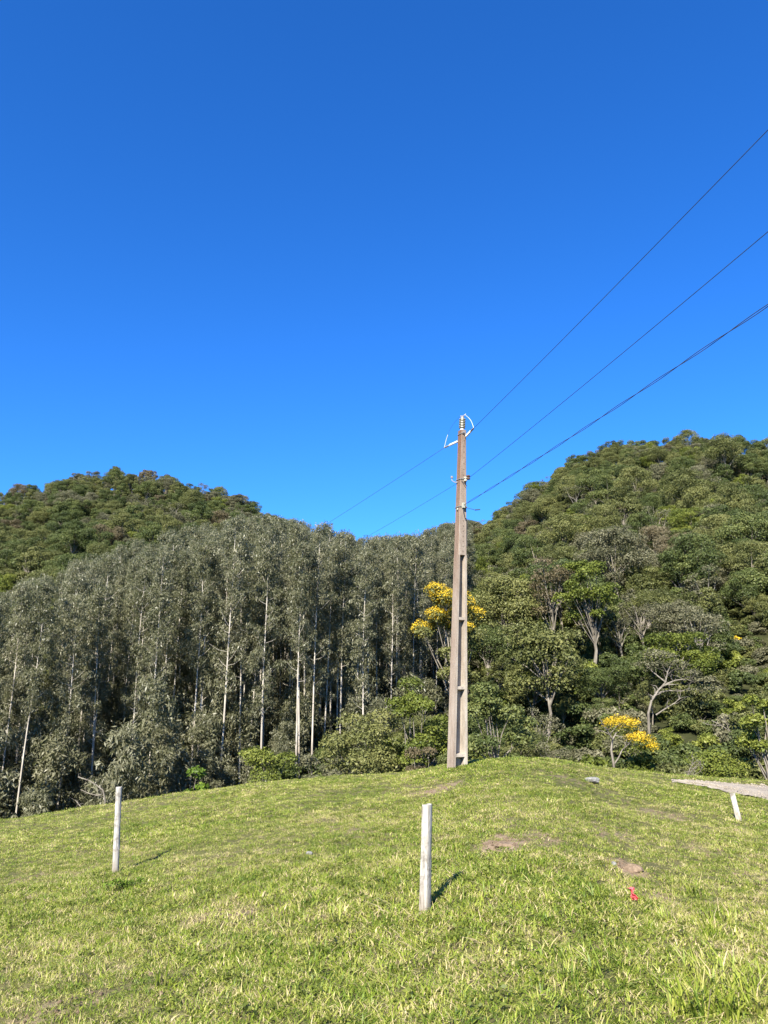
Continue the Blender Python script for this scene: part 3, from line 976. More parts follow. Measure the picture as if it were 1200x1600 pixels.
# undergrowth: low leafy growth that fills the forest edge and the plantation floor
ucol = bpy.data.collections.new('undergrowth_sources')
n_u = 0
for i, (H, Rad, nc, leaf) in enumerate([(2.6, 1.5, 13, 'leaf_dark'), (2.2, 1.6, 13, 'leaf_olive'), (3.0, 1.4, 14, 'leaf_olive'), (2.0, 1.5, 12, 'leaf_grey'), (2.4, 1.3, 12, 'leaf_lime'), (3.2, 1.3, 13, 'leaf_dark')]):
    cr, g, C, RR = broad_tree(500 + i, H, Rad, nc, 260, 0.20, 0.02, 1.0, clump_r=(0.32, 0.5), bark=False)
    ucol.objects.link(bpy.data.objects.new('under_%02d' % i, crown_mesh('under_%02d' % i, cr, M[leaf])))
for i, H in enumerate((7.5, 9.0, 6.5)):
    cr, g = euc_tree(520 + i, H, n_branch=26, n_leaf=150, crown_from=0.06, spread=0.62, size=0.30)
    ucol.objects.link(bpy.data.objects.new('under_%02d' % (6 + i), crown_mesh('under_%02d' % (6 + i), cr, M['leaf_euc'])))
up, uri, usc, uid = [], [], [], []
gs = 2.5
for ix in range(-60, 60):
    for iy in range(14, 64):
        x = ix * gs + rnd.uniform(-1.1, 1.1); y = iy * gs + rnd.uniform(-1.1, 1.1)
        a, r = math.atan2(x, y), math.hypot(x, y)
        if abs(a) > R(34): continue
        in_plant = a < az_r and np.interp(a, AZ, E_IN) - 7 < r < np.interp(a, AZ, E_OUT)
        rin = 42 if a > az_el(450, 1100)[0] else 45
        if r < rin or r > 135: continue
        if a < az_r and not in_plant and r > np.interp(a, AZ, E_OUT): continue
        s = rnd.uniform(0.5, 1.25)
        if r < 50: s *= 0.6
        z = gz(x, y) - 0.15
        k = rnd.choice((0, 1, 2, 3, 4, 5)) if not in_plant else rnd.choice((0, 1, 3, 3, 5, 6, 7, 8, 6, 7, 8))
        if in_plant and k > 5 and rnd.random() < 0.45: k = 3
        h = (2.6, 2.2, 3.0, 2.0, 2.4, 3.2, 7.5, 9.0, 6.5)[k] * s
        if k > 5 and r < 52: continue
        u, v = project(x, y, z + h)
        if any(y < Y_ + 0.5 and u0 - 6 < u < u1 + 6 and v < vb for u0, u1, vb, Y_ in KEEP[:6]): continue
        if any(math.hypot(x - tx, y - ty) < 0.9 for tx, ty, tr in TAKEN): continue
        up.append((x, y, z)); uri.append((rnd.uniform(-0.08, 0.08), rnd.uniform(-0.08, 0.08), rnd.uniform(0, 6.28))); usc.append((s, s, s * rnd.uniform(0.8, 1.2))); uid.append(k)
gs = 2.9                                                       # young eucalyptus along the front of the plantation
for ix in range(-30, 14):
    for iy in range(14, 36):
        x = ix * gs + rnd.uniform(-1.3, 1.3); y = iy * gs + rnd.uniform(-1.3, 1.3)
        a, r = math.atan2(x, y), math.hypot(x, y)
        q = r - np.interp(a, AZ, E_IN)
        if not (-4 < q < 26) or not (R(-34) < a < az_el(600, 1000)[0]) or rnd.random() < 0.25: continue
        s = rnd.uniform(0.45, 1.05) * (0.6 if q < 0 else 1.0)
        up.append((x, y, gz(x, y) - 0.15)); uri.append((rnd.uniform(-0.08, 0.08), rnd.uniform(-0.08, 0.08), rnd.uniform(0, 6.28))); usc.append((s * 1.2, s * 1.2, s)); uid.append(rnd.choice((6, 7, 8)))
under = scatter('undergrowth', up, uri, usc, uid, ucol)
tag(under, 'leafy undergrowth filling the forest edge and plantation floor', kind='stuff')

# ------------------------------------------------------------------ concrete pole
def concrete_mat():
    m, nt, out = new_mat('rust_stained_concrete')
    tc = node(nt, 'ShaderNodeTexCoord').outputs['Object']
    mp = node(nt, 'ShaderNodeMapping'); mp.inputs['Scale'].default_value = (1, 1, 0.18)
    nt.links.new(tc, mp.inputs['Vector'])
    n1 = noise(nt, 9, 6, 0.7, mp.outputs[0])
    n2 = noise(nt, 40, 4, 0.7, tc)
    n3 = noise(nt, 2.2, 4, 0.6, mp.outputs[0])
    base = ramp(nt, n1, [(0.22, (0.13, 0.105, 0.082)), (0.48, (0.305, 0.264, 0.212)), (0.75, (0.455, 0.415, 0.345))])
    rust = ramp(nt, n2, [(0.3, (0.075, 0.040, 0.025)), (0.7, (0.185, 0.105, 0.066))])
    sep = node(nt, 'ShaderNodeSeparateXYZ'); nt.links.new(tc, sep.inputs[0])
    up = math_n(nt, 'MULTIPLY', math_n(nt, 'SUBTRACT', sep.outputs['Z'], 0.8), 0.10, clamp=True)
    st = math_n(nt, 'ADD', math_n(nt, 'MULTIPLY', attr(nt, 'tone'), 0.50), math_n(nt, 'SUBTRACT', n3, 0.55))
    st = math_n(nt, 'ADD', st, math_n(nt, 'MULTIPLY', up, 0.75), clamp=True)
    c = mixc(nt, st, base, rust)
    principled(nt, out, c, rough=0.9, spec=0.15, bump=n2, bump_d=0.012, bump_s=0.6)
    return m


M['concrete'] = concrete_mat()
m, nt, out = new_mat('galvanised_steel')
tc = node(nt, 'ShaderNodeTexCoord').outputs['Object']
principled(nt, out, ramp(nt, noise(nt, 30, 4, 0.6, tc), [(0.3, (0.20, 0.19, 0.18)), (0.7, (0.40, 0.39, 0.37))]), rough=0.5, spec=0.5, metallic=0.6)
M['steel'] = m
m, nt, out = new_mat('rusty_steel')
tc = node(nt, 'ShaderNodeTexCoord').outputs['Object']
principled(nt, out, ramp(nt, noise(nt, 40, 4, 0.6, tc), [(0.3, (0.035, 0.022, 0.016)), (0.7, (0.12, 0.07, 0.045))]), rough=0.8, spec=0.3)
M['rusty'] = m
m, nt, out = new_mat('grey_green_porcelain')
tc = node(nt, 'ShaderNodeTexCoord').outputs['Object']
principled(nt, out, ramp(nt, noise(nt, 12, 3, 0.6, tc), [(0.3, (0.24, 0.24, 0.18)), (0.7, (0.36, 0.35, 0.28))]), rough=0.25, spec=0.5)
M['porcelain'] = m
m, nt, out = new_mat('white_polymer')
tc = node(nt, 'ShaderNodeTexCoord').outputs['Object']
principled(nt, out, ramp(nt, noise(nt, 20, 3, 0.6, tc), [(0.3, (0.36, 0.355, 0.34)), (0.7, (0.54, 0.535, 0.52))]), rough=0.4, spec=0.4)
M['polymer'] = m
m, nt, out = new_mat('weathered_cable')
tc = node(nt, 'ShaderNodeTexCoord').outputs['Object']
principled(nt, out, ramp(nt, noise(nt, 5, 3, 0.6, tc), [(0.3, (0.020, 0.022, 0.026)), (0.7, (0.045, 0.048, 0.055))]), rough=0.6, spec=0.3)
M['cable'] = m
m, nt, out = new_mat('bright_aluminium_wire')
tc = node(nt, 'ShaderNodeTexCoord').outputs['Object']
principled(nt, out, ramp(nt, noise(nt, 5, 3, 0.6, tc), [(0.3, (0.45, 0.48, 0.50)), (0.7, (0.62, 0.65, 0.67))]), rough=0.45, spec=0.5, metallic=0.2)
M['alu'] = m
m, nt, out = new_mat('dark_hole')
tc = node(nt, 'ShaderNodeTexCoord').outputs['Object']
principled(nt, out, ramp(nt, noise(nt, 30, 2, 0.6, tc), [(0.3, (0.03, 0.02, 0.015)), (0.7, (0.07, 0.045, 0.03))]), rough=0.95, spec=0.05)
M['hole'] = m

POLE_Y = 17.0
pb = at(714.5, 1196, POLE_Y)
pole_base = Vector((pb.x, pb.y, gz(pb.x, pb.y)))
pole_top = at(722, 673, POLE_Y)
PH = pole_top.z - pole_base.z
pole = empty('concrete_pole', pole_base)
lean_x = (pole_top.x - pole_base.x) / PH
tag(pole, 'tall tapered concrete utility pole with recessed ladder face and insulator on top', 'utility pole')
PHI = R(27)
W0, W1, D0, D1 = 0.360, 0.130, 0.245, 0.155


def pole_pt(lx, ly, h, ins=0.0):
    """point of the pole; lx, ly in -1..1 across the face and the depth at height h"""
    t = h / PH
    w, d = (W0 + (W1 - W0) * t) / 2, (D0 + (D1 - D0) * t) / 2
    return rotp(lx * w, ly * d, h)


def rotp(x, y, h):
    return Vector((x * math.cos(PHI) - y * math.sin(PHI) + lean_x * h, x * math.sin(PHI) + y * math.cos(PHI), h))


h_rec = at(722, 868, POLE_Y).z - pole_base.z       # top of the recess
fl = 0.30                                          # flange edge as a share of half the width


def isec(h):
    t = h / PH
    w, d = (W0 + (W1 - W0) * t) / 2, (D0 + (D1 - D0) * t) / 2
    f = w - (0.062 - 0.030 * t); wf, wb = d * 0.42, d * 0.70
    pts = [(-w, -d), (-f, -d), (-f, wf), (f, wf), (f, -d), (w, -d), (w, d), (f, d), (f, wb), (-f, wb), (-f, d), (-w, d)]
    return [rotp(x, y, h) for x, y in pts]


vs, fs, tn = [], [], []
hs = np.linspace(-0.8, h_rec, 16)
for h in hs:
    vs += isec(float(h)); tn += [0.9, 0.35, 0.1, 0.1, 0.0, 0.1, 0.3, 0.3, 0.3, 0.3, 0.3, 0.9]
for i in range(len(hs) - 1):
    for k in range(12):
        k2 = (k + 1) % 12
        fs.append((i * 12 + k, i * 12 + k2, (i + 1) * 12 + k2, (i + 1) * 12 + k))
n0 = len(vs)
hs2 = np.linspace(h_rec, PH, 12)
for h in hs2:
    h = float(h); t = h / PH
    w, d = (W0 + (W1 - W0) * t) / 2, (D0 + (D1 - D0) * t) / 2
    c = 0.10
    ring = [(-w, -d * (1 - c)), (-w * (1 - c), -d), (w * (1 - c), -d), (w, -d * (1 - c)), (w, d * (1 - c)), (w * (1 - c), d), (-w * (1 - c), d), (-w, d * (1 - c))]
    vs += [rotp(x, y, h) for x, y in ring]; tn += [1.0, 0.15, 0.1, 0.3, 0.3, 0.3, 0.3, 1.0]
for i in range(len(hs2) - 1):
    for k in range(8):
        k2 = (k + 1) % 8
        fs.append((n0 + i * 8 + k, n0 + i * 8 + k2, n0 + (i + 1) * 8 + k2, n0 + (i + 1) * 8 + k))
fs.append(tuple(n0 + k for k in range(7, -1, -1)))
fs.append(tuple(n0 + (len(hs2) - 1) * 8 + k for k in range(8)))
link('shaft', np_mesh('pole_shaft', vs, faces=fs, mat=M['concrete'], tone=tn), pole)

for v_r in (967, 1075, 1180):
    h = at(720, v_r, POLE_Y).z - pole_base.z
    for front in (-1,):
        t = h / PH
        w, d = (W0 + (W1 - W0) * t) / 2, (D0 + (D1 - D0) * t) / 2
        f = w - (0.062 - 0.030 * t)
        g = Geo()
        y0, y1 = -d * 0.42 - 0.004, d - 0.014
        prof = [(y0, -0.060), (y1, -0.030), (y1, 0.030), (y0, 0.045)]
        pv = [rotp(sx * (f + 0.004), front * yy, h + zz) for sx in (-1, 1) for yy, zz in prof]
        g.add(pv, [(0, 1, 2, 3), (7, 6, 5, 4), (0, 4, 5, 1), (1, 5, 6, 2), (2, 6, 7, 3), (3, 7, 4, 0)])
        o = link('rib', g.mesh('rib', M['concrete']), pole)

# drilled holes down the upper face: small recessed cups with a rim
g = Geo()
for v_h in list(range(690, 745, 9)) + list(range(815, 866, 8)):
    h = at(722, v_h, POLE_Y).z - pole_base.z
    c = pole_pt(0.12, -1.0, h)
    nrm = Vector((math.sin(PHI), -math.cos(PHI), 0))
    g.lathe([(0.013, -0.02), (0.013, 0.002), (0.009, 0.0025), (0.009, -0.015)], c, nrm, 8)
tag(link('drill_hole', g.mesh('drill_holes', M['hole']), pole), kind='stuff')

# post insulator on top
top_c = rotp(0, 0, PH)
pi = link('post_insulator', None, pole) if False else None
g = Geo()
prof = [(0.030, 0.05)]
for k in range(6):
    z = 0.065 + k * 0.042
    prof += [(0.036, z), (0.078, z + 0.004), (0.076, z + 0.014), (0.038, z + 0.030)]
prof += [(0.034, 0.065 + 6 * 0.042), (0.030, 0.330)]
g.lathe(prof, top_c, (0.05, 0, 1), 16)
pins = link('post_insulator', g.mesh('insulator_sheds', M['porcelain'], smooth=False), pole)
g = Geo()
g.lathe([(0.030, -0.02), (0.048, 0.0), (0.048, 0.045), (0.030, 0.058)], top_c, (0.05, 0, 1), 12)
link('insulator_base', g.mesh('insulator_base', M['polymer']), pins)
g = Geo()
cp = top_c + Vector((0.016, 0, 0.33))
g.lathe([(0.040, -0.005), (0.044, 0.02), (0.030, 0.03)], cp, (0.05, 0, 1), 10)
g.tube([cp + Vector((-0.05, 0, 0.035)), cp + Vector((0.0, -0.01, 0.03)), cp + Vector((0.05, 0, 0.055)), cp + Vector((0.085, 0, 0.09))], [0.010, 0.012, 0.012, 0.008], 6)
link('insulator_cap', g.mesh('insulator_cap', M['steel']), pins)

# strain insulators of the top wire
dR = Vector((0.232, -0.972, 0.02)).normalized()
dL = Vector((-0.62, 0.785, -0.07)).normalized()
hA = at(716, 687, POLE_Y).z - pole_base.z
attR = rotp(0.04, -0.09, hA + 0.05)
attL = rotp(-0.05, 0.06, hA - 0.02)


def strain(att, d, length):
    g = Geo()
    n = 9
    prof = [(0.012, 0.0), (0.018, 0.03)]
    for k in range(n):
        z = 0.05 + k * (length - 0.10) / n
        prof += [(0.016, z), (0.029, z + 0.010), (0.017, z + 0.022)]
    prof += [(0.018, length - 0.03), (0.012, length)]
    g.lathe(prof, att, d, 12)
    o = link('strain_insulator', g.mesh('strain_insulator', M['polymer']), pole)
    g = Geo()
    e = att + d * length
    g.tube([e - d * 0.02, e + d * 0.06, e + d * 0.16], [0.020, 0.024, 0.010], 8)
    link('wire_clamp', g.mesh('wire_clamp', M['steel']), o)
    g = Geo()
    g.tube([att - d * 0.12, att + d * 0.015], [0.016, 0.014], 8)
    g.tube([att + d * 0.0 + Vector((0, 0, 0.04)), att + d * 0.01 - Vector((0, 0, 0.04))], [0.012, 0.012], 6)
    link('eye_bolt', g.mesh('eye_bolt', M['rusty']), o)
    return e + d * 0.14


endR = strain(attR, dR, 0.42)
endL = strain(attL, dL, 0.36)
# metal collar with bolts under the insulator
g = Geo()
hc = PH - 0.10
for lx, ly in ((-1.06, -1.06),):
    pass
ring = [pole_pt(sx * 1.08, sy * 1.06, hc) for sx, sy in ((-1, -1), (1, -1), (1, 1), (-1, 1), (-1, -1))]
for a_, b_ in zip(ring[:-1], ring[1:]): g.tube([a_, b_], [0.012, 0.012], 6)
g.lathe([(0.02, 0), (0.028, 0.02), (0.02, 0.05)], pole_pt(0.4, -1.05, hc - 0.02), (math.sin(PHI), -math.cos(PHI), 0), 8)
g.lathe([(0.02, 0), (0.028, 0.02), (0.02, 0.05)], pole_pt(-0.3, -1.05, hc + 0.02), (math.sin(PHI), -math.cos(PHI), 0), 8)
link('collar', g.mesh('top_collar', M['steel']), pole)
# jumper loops
def arc(p0, p1, out_v, n=9):
    return [p0.lerp(p1, i / (n - 1)) + out_v * math.sin(math.pi * i / (n - 1)) for i in range(n)]


capP = cp + Vector((0.02, 0, 0.05))
g = Geo(); g.tube(arc(endR, capP + Vector((0.06, 0, 0)), Vector((0.02, -0.02, 0.03))), [0.0065] * 9, 5)
link('jumper_wire', g.mesh('jumper_wire', M['alu']), pole)
g = Geo(); jp = arc(endL, capP - Vector((0.05, 0, 0)), Vector((-0.05, 0.03, 0.08)), 13); g.tube(jp, [0.0028] * 13, 5)
jl = link('jumper_wire', g.mesh('jumper_wire', M['cable']), pole)
g = Geo(); g.tube(jp[:5], [0.008] * 5, 6)
link('wire_sleeve', g.mesh('wire_sleeve', M['alu']), jl)

# second bracket (lower wire) and third bracket (twin cable)
def band(h, m):
    g = Geo()
    ring = [pole_pt(sx * 1.05, sy * 1.05, h) for sx, sy in ((-1, -1), (1, -1), (1, 1), (-1, 1), (-1, -1))]
    for a_, b_ in zip(ring[:-1], ring[1:]): g.tube([a_, b_], [0.014, 0.014], 6)
    return g


hB = at(727, 750, POLE_Y).z - pole_base.z
g = band(hB, M['steel'])
br = link('wire_bracket', g.mesh('wire_bracket', M['steel']), pole)
pR = pole_pt(1.05, -1.1, hB + 0.04)
pF = pole_pt(0.3, -1.1, hB)
g = Geo()
g.lathe([(0.022, -0.055), (0.045, -0.045), (0.045, -0.02), (0.028, -0.008), (0.028, 0.008), (0.045, 0.02), (0.045, 0.045), (0.022, 0.055)], pR + Vector((0.03, -0.03, 0)), (0, 0, 1), 12)
link('spool_insulator', g.mesh('spool_insulator', M['rusty']), br)
g = Geo()
g.lathe([(0.022, -0.055), (0.042, -0.045), (0.042, -0.02), (0.026, -0.008), (0.026, 0.008), (0.042, 0.02), (0.042, 0.045), (0.022, 0.055)], pF + Vector((0.02, -0.03, -0.01)), (0, 0, 1), 12)
link('spool_insulator', g.mesh('spool_insulator.front', M['porcelain']), br)
g = Geo()
pL = pole_pt(-1.0, 0.2, hB - 0.06)
g.tube([pL, pL + Vector((-0.06, 0.02, 0.0)), pL + Vector((-0.13, 0.04, 0.05)), pL + Vector((-0.13, 0.04, 0.11))], [0.014, 0.012, 0.010, 0.008], 6)
g.lathe([(0.012, 0), (0.030, 0.01), (0.034, 0.04), (0.015, 0.06)], pL + Vector((-0.13, 0.04, 0.10)), (0, 0, 1), 10)
link('side_hook', g.mesh('side_hook', M['steel']), br)
g = Geo()
g.tube(arc(pole_pt(-0.6, -1.05, hB - 0.05), pole_pt(1.0, -1.12, hB - 0.16), Vector((0.03, -0.05, -0.05))), [0.008] * 9, 5)
link('tie_wire', g.mesh('tie_wire', M['cable']), br)
hC = at(720, 793, POLE_Y).z - pole_base.z
g = band(hC, M['steel'])
br2 = link('cable_bracket', g.mesh('cable_bracket', M['steel']), pole)
pC = pole_pt(-0.1, -1.1, hC)
g = Geo()
g.box(pC + Vector((0.01, -0.03, 0.02)), (0.05, 0.06, 0.12), Matrix.Rotation(PHI, 3, 'Z'))
g.tube([pole_pt(-1, -0.2, hC - 0.04), pole_pt(-1.3, -0.3, hC - 0.08)], [0.02, 0.02], 6)
link('cable_clamp', g.mesh('cable_clamp', M['porcelain']), br2)
g = Geo()
g.tube(arc(pC, pole_pt(1.05, -1.05, hC - 0.28), Vector((-0.02, -0.06, -0.10))), [0.009] * 9, 5)
g.tube([pole_pt(1.05, -1.05, hC - 0.28), pole_pt(1.08, -1.0, hC - 0.5), pole_pt(1.06, -0.9, hC - 0.9)], [0.009, 0.008, 0.007], 5)
link('cable_tail', g.mesh('cable_tail', M['cable']), br2)
g = Geo()
p0 = pole_pt(0.5, -1.1, hC - 0.02)
g.tube([p0, p0 + Vector((0.12, -0.02, -0.03)), p0 + Vector((0.22, -0.02, -0.06))], [0.007, 0.007, 0.007], 5)
g.tube([p0 + Vector((0.22, -0.02, -0.06)), p0 + Vector((0.34, -0.03, -0.05))], [0.014, 0.012], 6)
link('cable_stub', g.mesh('cable_stub', M['cable']), br2)


# ------------------------------------------------------------------ wires
def span(P0, P1, sag, t1, n=60):
    out_ = []
    for i in range(n):
        t = t1 * i / (n - 1)
        out_.append(P0 + (P1 - P0) * t + Vector((0, 0, sag * t * (t - 1))))
    return out_


def wire(name, pts, r, label):
    g = Geo(); g.tube(pts, [r] * len(pts), 6)
    o = link(name, g.mesh(name, M['cable'], smooth=True))
    tag(o, label, 'power line')
    return o


wpos = lambda p: pole_base + p
wire('power_wire', span(wpos(endR), at(1200, 203, 7.15), 0.10, 3.4), 0.005, 'highest wire rising from the pole top to the upper right')
wire('power_wire', span(wpos(pR + Vector((0.06, -0.03, 0.0))), at(1200, 362, 7.4), 0.12, 3.4), 0.0046, 'middle wire running from the pole bracket to the right edge')
pa = span(wpos(pC + Vector((0.03, -0.06, 0.03))), at(1200, 477, 7.7), 0.16, 3.4, 300)
cab = empty('twin_cable', pa[0])
tag(cab, 'lowest line of two cables lying together, running right from the pole', 'power line')
for s_ in (0, 1):
    g = Geo()
    g.tube([p - pa[0] + Vector((math.cos(i * 0.35 + s_ * math.pi) * 0.008, 0, math.sin(i * 0.35 + s_ * math.pi) * 0.013)) for i, p in enumerate(pa)], [0.0047] * len(pa), 5)
    link('cable', g.mesh('cable', M['cable'], smooth=True), cab)
Yd = 46.0
wire('power_wire', span(wpos(endL), at(505, 822, 24.0), 0.05, 5.2), 0.0045, 'upper wire descending from the pole top to the left')
wire('power_wire', span(wpos(pL + Vector((-0.02, 0.03, -0.02))), at(585, 832, 22.3), 0.05, 6.5), 0.0038, 'lower wire descending left from the pole bracket to the saddle')

# ------------------------------------------------------------------ fence posts
def wood_mat(name, lo, mid, hi, streak=18):
    m, nt, out = new_mat(name)
    tc = node(nt, 'ShaderNodeTexCoord').outputs['Object']
    mp = node(nt, 'ShaderNodeMapping'); mp.inputs['Scale'].default_value = (1, 1, 0.10)
    nt.links.new(tc, mp.inputs['Vector'])
    n = noise(nt, streak * 2, 5, 0.7, mp.outputs[0])
    n2 = noise(nt, 9, 5, 0.7, tc)
    c = mixc(nt, ramp(nt, n2, [(0.50, (0, 0, 0)), (0.66, (1, 1, 1))]), ramp(nt, n, [(0.28, mid), (0.55, hi)]), lo)
    c = mixc(nt, 0.65, ramp(nt, n, [(0.36, lo), (0.46, mid), (0.6, hi)]), c)
    sep = node(nt, 'ShaderNodeSeparateXYZ'); nt.links.new(tc, sep.inputs[0])
    foot = math_n(nt, 'SUBTRACT', 1.0, math_n(nt, 'MULTIPLY', sep.outputs['Z'], 3.5), clamp=True)
    c = mixc(nt, math_n(nt, 'MULTIPLY', foot, math_n(nt, 'MULTIPLY', n2, 1.3), clamp=True), c, (0.14, 0.105, 0.065))
    principled(nt, out, c, rough=0.9, spec=0.1, bump=n, bump_d=0.006, bump_s=0.8)
    return m


M['white_wood'] = wood_mat('whitewashed_wood', (0.075, 0.062, 0.046), (0.22, 0.196, 0.160), (0.385, 0.365, 0.32))
M['grey_wood'] = wood_mat('bleached_wood', (0.10, 0.085, 0.07), (0.23, 0.21, 0.18), (0.42, 0.40, 0.35))


def post(name, ub, vb, ut, vt, w, d, mat, label, rz, square=True, lean_y=0.0):
    b = ground_hit(ub, vb)
    t = at(ut, vt, b.y + lean_y)
    rng = np.random.default_rng(int(ub))
    k = 26
    sides = 16
    vs, fs = [], []
    axis = t - b
    for i in range(k):
        f = i / (k - 1)
        c = b + axis * f + Vector((0, 0, -0.12 * (1 - f)))
        sc = 1.0 + 0.05 * math.sin(5 * f + 1) + 0.02 * math.sin(17 * f) - 0.04 * f
        for s in range(sides):
            a = 2 * math.pi * s / sides
            if square:
                m_ = max(abs(math.cos(a)), abs(math.sin(a)))
                q = min(1.0 / m_, 1.26)
            else: q = 1.0 + 0.07 * math.sin(3 * a + 1) + 0.03 * math.sin(7 * a)
            q *= 1 + rng.normal() * 0.015 - (0.06 if s in (3, 12) else 0)
            x, y = math.cos(a) * q * w / 2 * sc, math.sin(a) * q * d / 2 * sc
            dz = 0
            if i == k - 1: dz = 0.004 * math.sin(a + 0.6) + rng.normal() * 0.002
            vs.append((c.x + x * math.cos(rz) - y * math.sin(rz) - b.x, c.y + x * math.sin(rz) + y * math.cos(rz) - b.y, c.z + dz - b.z))
    for i in range(k - 1):
        for s in range(sides):
            s2 = (s + 1) % sides
            fs.append((i * sides + s, i * sides + s2, (i + 1) * sides + s2, (i + 1) * sides + s))
    n = len(vs)
    vs.append((t.x - b.x, t.y - b.y, t.z - b.z - 0.004))
    for s in range(sides): fs.append(((k - 1) * sides + s, (k - 1) * sides + (s + 1) % sides, n))
    o = link(name, np_mesh(name, vs, faces=fs, mat=mat))
    o.location = b
    tag(o, label, 'fence post')
    return o, b


post('fence_post', 663, 1428, 667.5, 1257, 0.074, 0.070, M['white_wood'], 'white square wooden post standing alone in the grass at the centre', R(-36), lean_y=0.02)
_, left_base = post('fence_post', 180.5, 1364, 185.5, 1230, 0.078, 0.074, M['grey_wood'], 'thin grey bleached post on the left of the meadow', R(10), square=False)
post('fence_stake', 1157, 1283, 1144, 1240, 0.085, 0.05, M['white_wood'], 'short white stake leaning left near the gravel track', R(-20), lean_y=0.12)

# ------------------------------------------------------------------ small things in the grass
def rock(name, u, v, size, seed, mat, label, cat='stone', sink=0.25):
    b = ground_hit(u, v)
    rng = np.random.default_rng(seed)
    ns, nr_ = 14, 8
    vs, fs = [], []
    dirs = rng.normal(size=(9, 3)); dirs /= np.linalg.norm(dirs, axis=1)[:, None]
    cut = rng.uniform(0.62, 0.95, 9)
    def shape(d):
        q = 1.0
        for k in range(9):
            c = float(d @ dirs[k])
            if c > 0.05: q = min(q, cut[k] / c)
        return q * (1 + rng.normal() * 0.015)
    vs.append(np.array([0, 0, -1.0]) * shape(np.array([0, 0, -1.0])))
    for i in range(1, nr_):
        th = math.pi * i / nr_
        for s in range(ns):
            a = 2 * math.pi * s / ns
            d = np.array([math.sin(th) * math.cos(a), math.sin(th) * math.sin(a), -math.cos(th)])
            vs.append(d * shape(d))
    vs.append(np.array([0, 0, 1.0]) * shape(np.array([0, 0, 1.0])))
    for s in range(ns): fs.append((0, 1 + (s + 1) % ns, 1 + s))
    for i in range(nr_ - 2):
        for s in range(ns):
            a = 1 + i * ns
            fs.append((a + s, a + (s + 1) % ns, a + ns + (s + 1) % ns, a + ns + s))
    e = 1 + (nr_ - 2) * ns
    for s in range(ns): fs.append((e + s, e + (s + 1) % ns, len(vs) - 1))
    vs = [(p[0] * size[0] / 2, p[1] * size[1] / 2, p[2] * size[2] / 2) for p in vs]
    o = link(name, np_mesh(name, vs, faces=fs, mat=mat))
    o.location = b + Vector((0, 0, size[2] * (0.5 - sink)))
    tag(o, label, cat)
    return o


def stone_mat(name, lo, hi):
    m, nt, out = new_mat(name)
    tc = node(nt, 'ShaderNodeTexCoord').outputs['Object']
    n = noise(nt, 22, 6, 0.75, tc)
    principled(nt, out, ramp(nt, n, [(0.3, lo), (0.65, hi)]), rough=0.9, spec=0.15, bump=n, bump_d=0.02, bump_s=0.7)
    return m


M['stone'] = stone_mat('grey_stone', (0.08, 0.078, 0.072), (0.24, 0.235, 0.215))
M['pale_stone'] = stone_mat('pale_stone', (0.20, 0.175, 0.14), (0.42, 0.39, 0.33))
M['earth'] = stone_mat('brown_earth', (0.08, 0.055, 0.035), (0.24, 0.175, 0.115))
rock('flat_stone', 926, 1224, (0.30, 0.22, 0.13), 3, M['stone'], 'flat grey stone lying on the crest of the mound', sink=0.1)
rock('pebble', 483, 1336, (0.08, 0.06, 0.05), 4, M['stone'], 'small grey stone in the grass between the two posts', sink=0.1)
rock('earth_clod', 988, 1360, (0.22, 0.19, 0.10), 5, M['earth'], 'low clod of brown earth in the turf above the red scrap', 'clod of earth', sink=0.42)
rock('pebble', 959, 1354, (0.06, 0.05, 0.05), 6, M['stone'], 'tiny grey stone beside the brown clod of earth', sink=0.1)
rock('clay_lump', 786, 1322, (0.22, 0.18, 0.07), 8, M['earth'], 'pale clay lump in the bare patch right of the white post', 'clod of earth', sink=0.4)

# crumpled red plastic scrap
m, nt, out = new_mat('red_plastic')
tc = node(nt, 'ShaderNodeTexCoord').outputs['Object']
principled(nt, out, ramp(nt, noise(nt, 25, 3, 0.6, tc), [(0.35, (0.52, 0.035, 0.04)), (0.7, (0.66, 0.20, 0.21))]), rough=0.4, spec=0.4)
M['red'] = m
b = ground_hit(990, 1412)
rng = np.random.default_rng(5)
vs, fs = [], []
for i in range(9):
    for j in range(5):
        vs.append((0.042 * (j - 2) / 2 * (0.6 + 0.4 * math.sin(i)) + rng.normal() * 0.006 + 0.012 * math.sin(i * 1.3) - (i - 4) * 0.006, rng.normal() * 0.010 + 0.02 * math.sin(j * 2.1 + i), 0.035 + i * 0.0145 + rng.normal() * 0.004))
for i in range(8):
    for j in range(4): fs.append((i * 5 + j, i * 5 + j + 1, i * 5 + j + 6, i * 5 + j + 5))
me = np_mesh('red_scrap', vs, faces=fs, mat=M['red'])
o = link('red_scrap', me); o.location = b; o.scale = (0.72, 0.72, 0.80)
sm = o.modifiers.new('thickness', 'SOLIDIFY'); sm.thickness = 0.002
tag(o, 'crumpled scrap of red plastic lying in the grass at right', 'litter')

# broad-leaved weed under the left post
wb = ground_hit(178, 1392)
rng = np.random.default_rng(12)
C = np.array([(0.08 + rng.normal() * 0.09, rng.normal() * 0.07, 0.03 + rng.random() * 0.07) for _ in range(8)])
RR = np.array([0.05] * 8)
wt = empty('weed_clump', wb)
link('leaf', crown_mesh('weed_leaves', leaf_quads(rng, C, RR, 24, 0.04, 0.45), M['leaf_fresh']), wt)
g = Geo()
for c in C: g.tube([(c[0] * 0.3, c[1] * 0.3, -0.02), tuple(c * np.array([.7, .7, .6])), tuple(c)], [0.005, 0.004, 0.002], 4)
link('stem', g.mesh('weed_stems', M['leaf_dark']), wt)
for ch in wt.children: ch['kind'] = 'stuff'
tag(wt, 'low leafy green weed growing at the foot of the left post', 'weed')

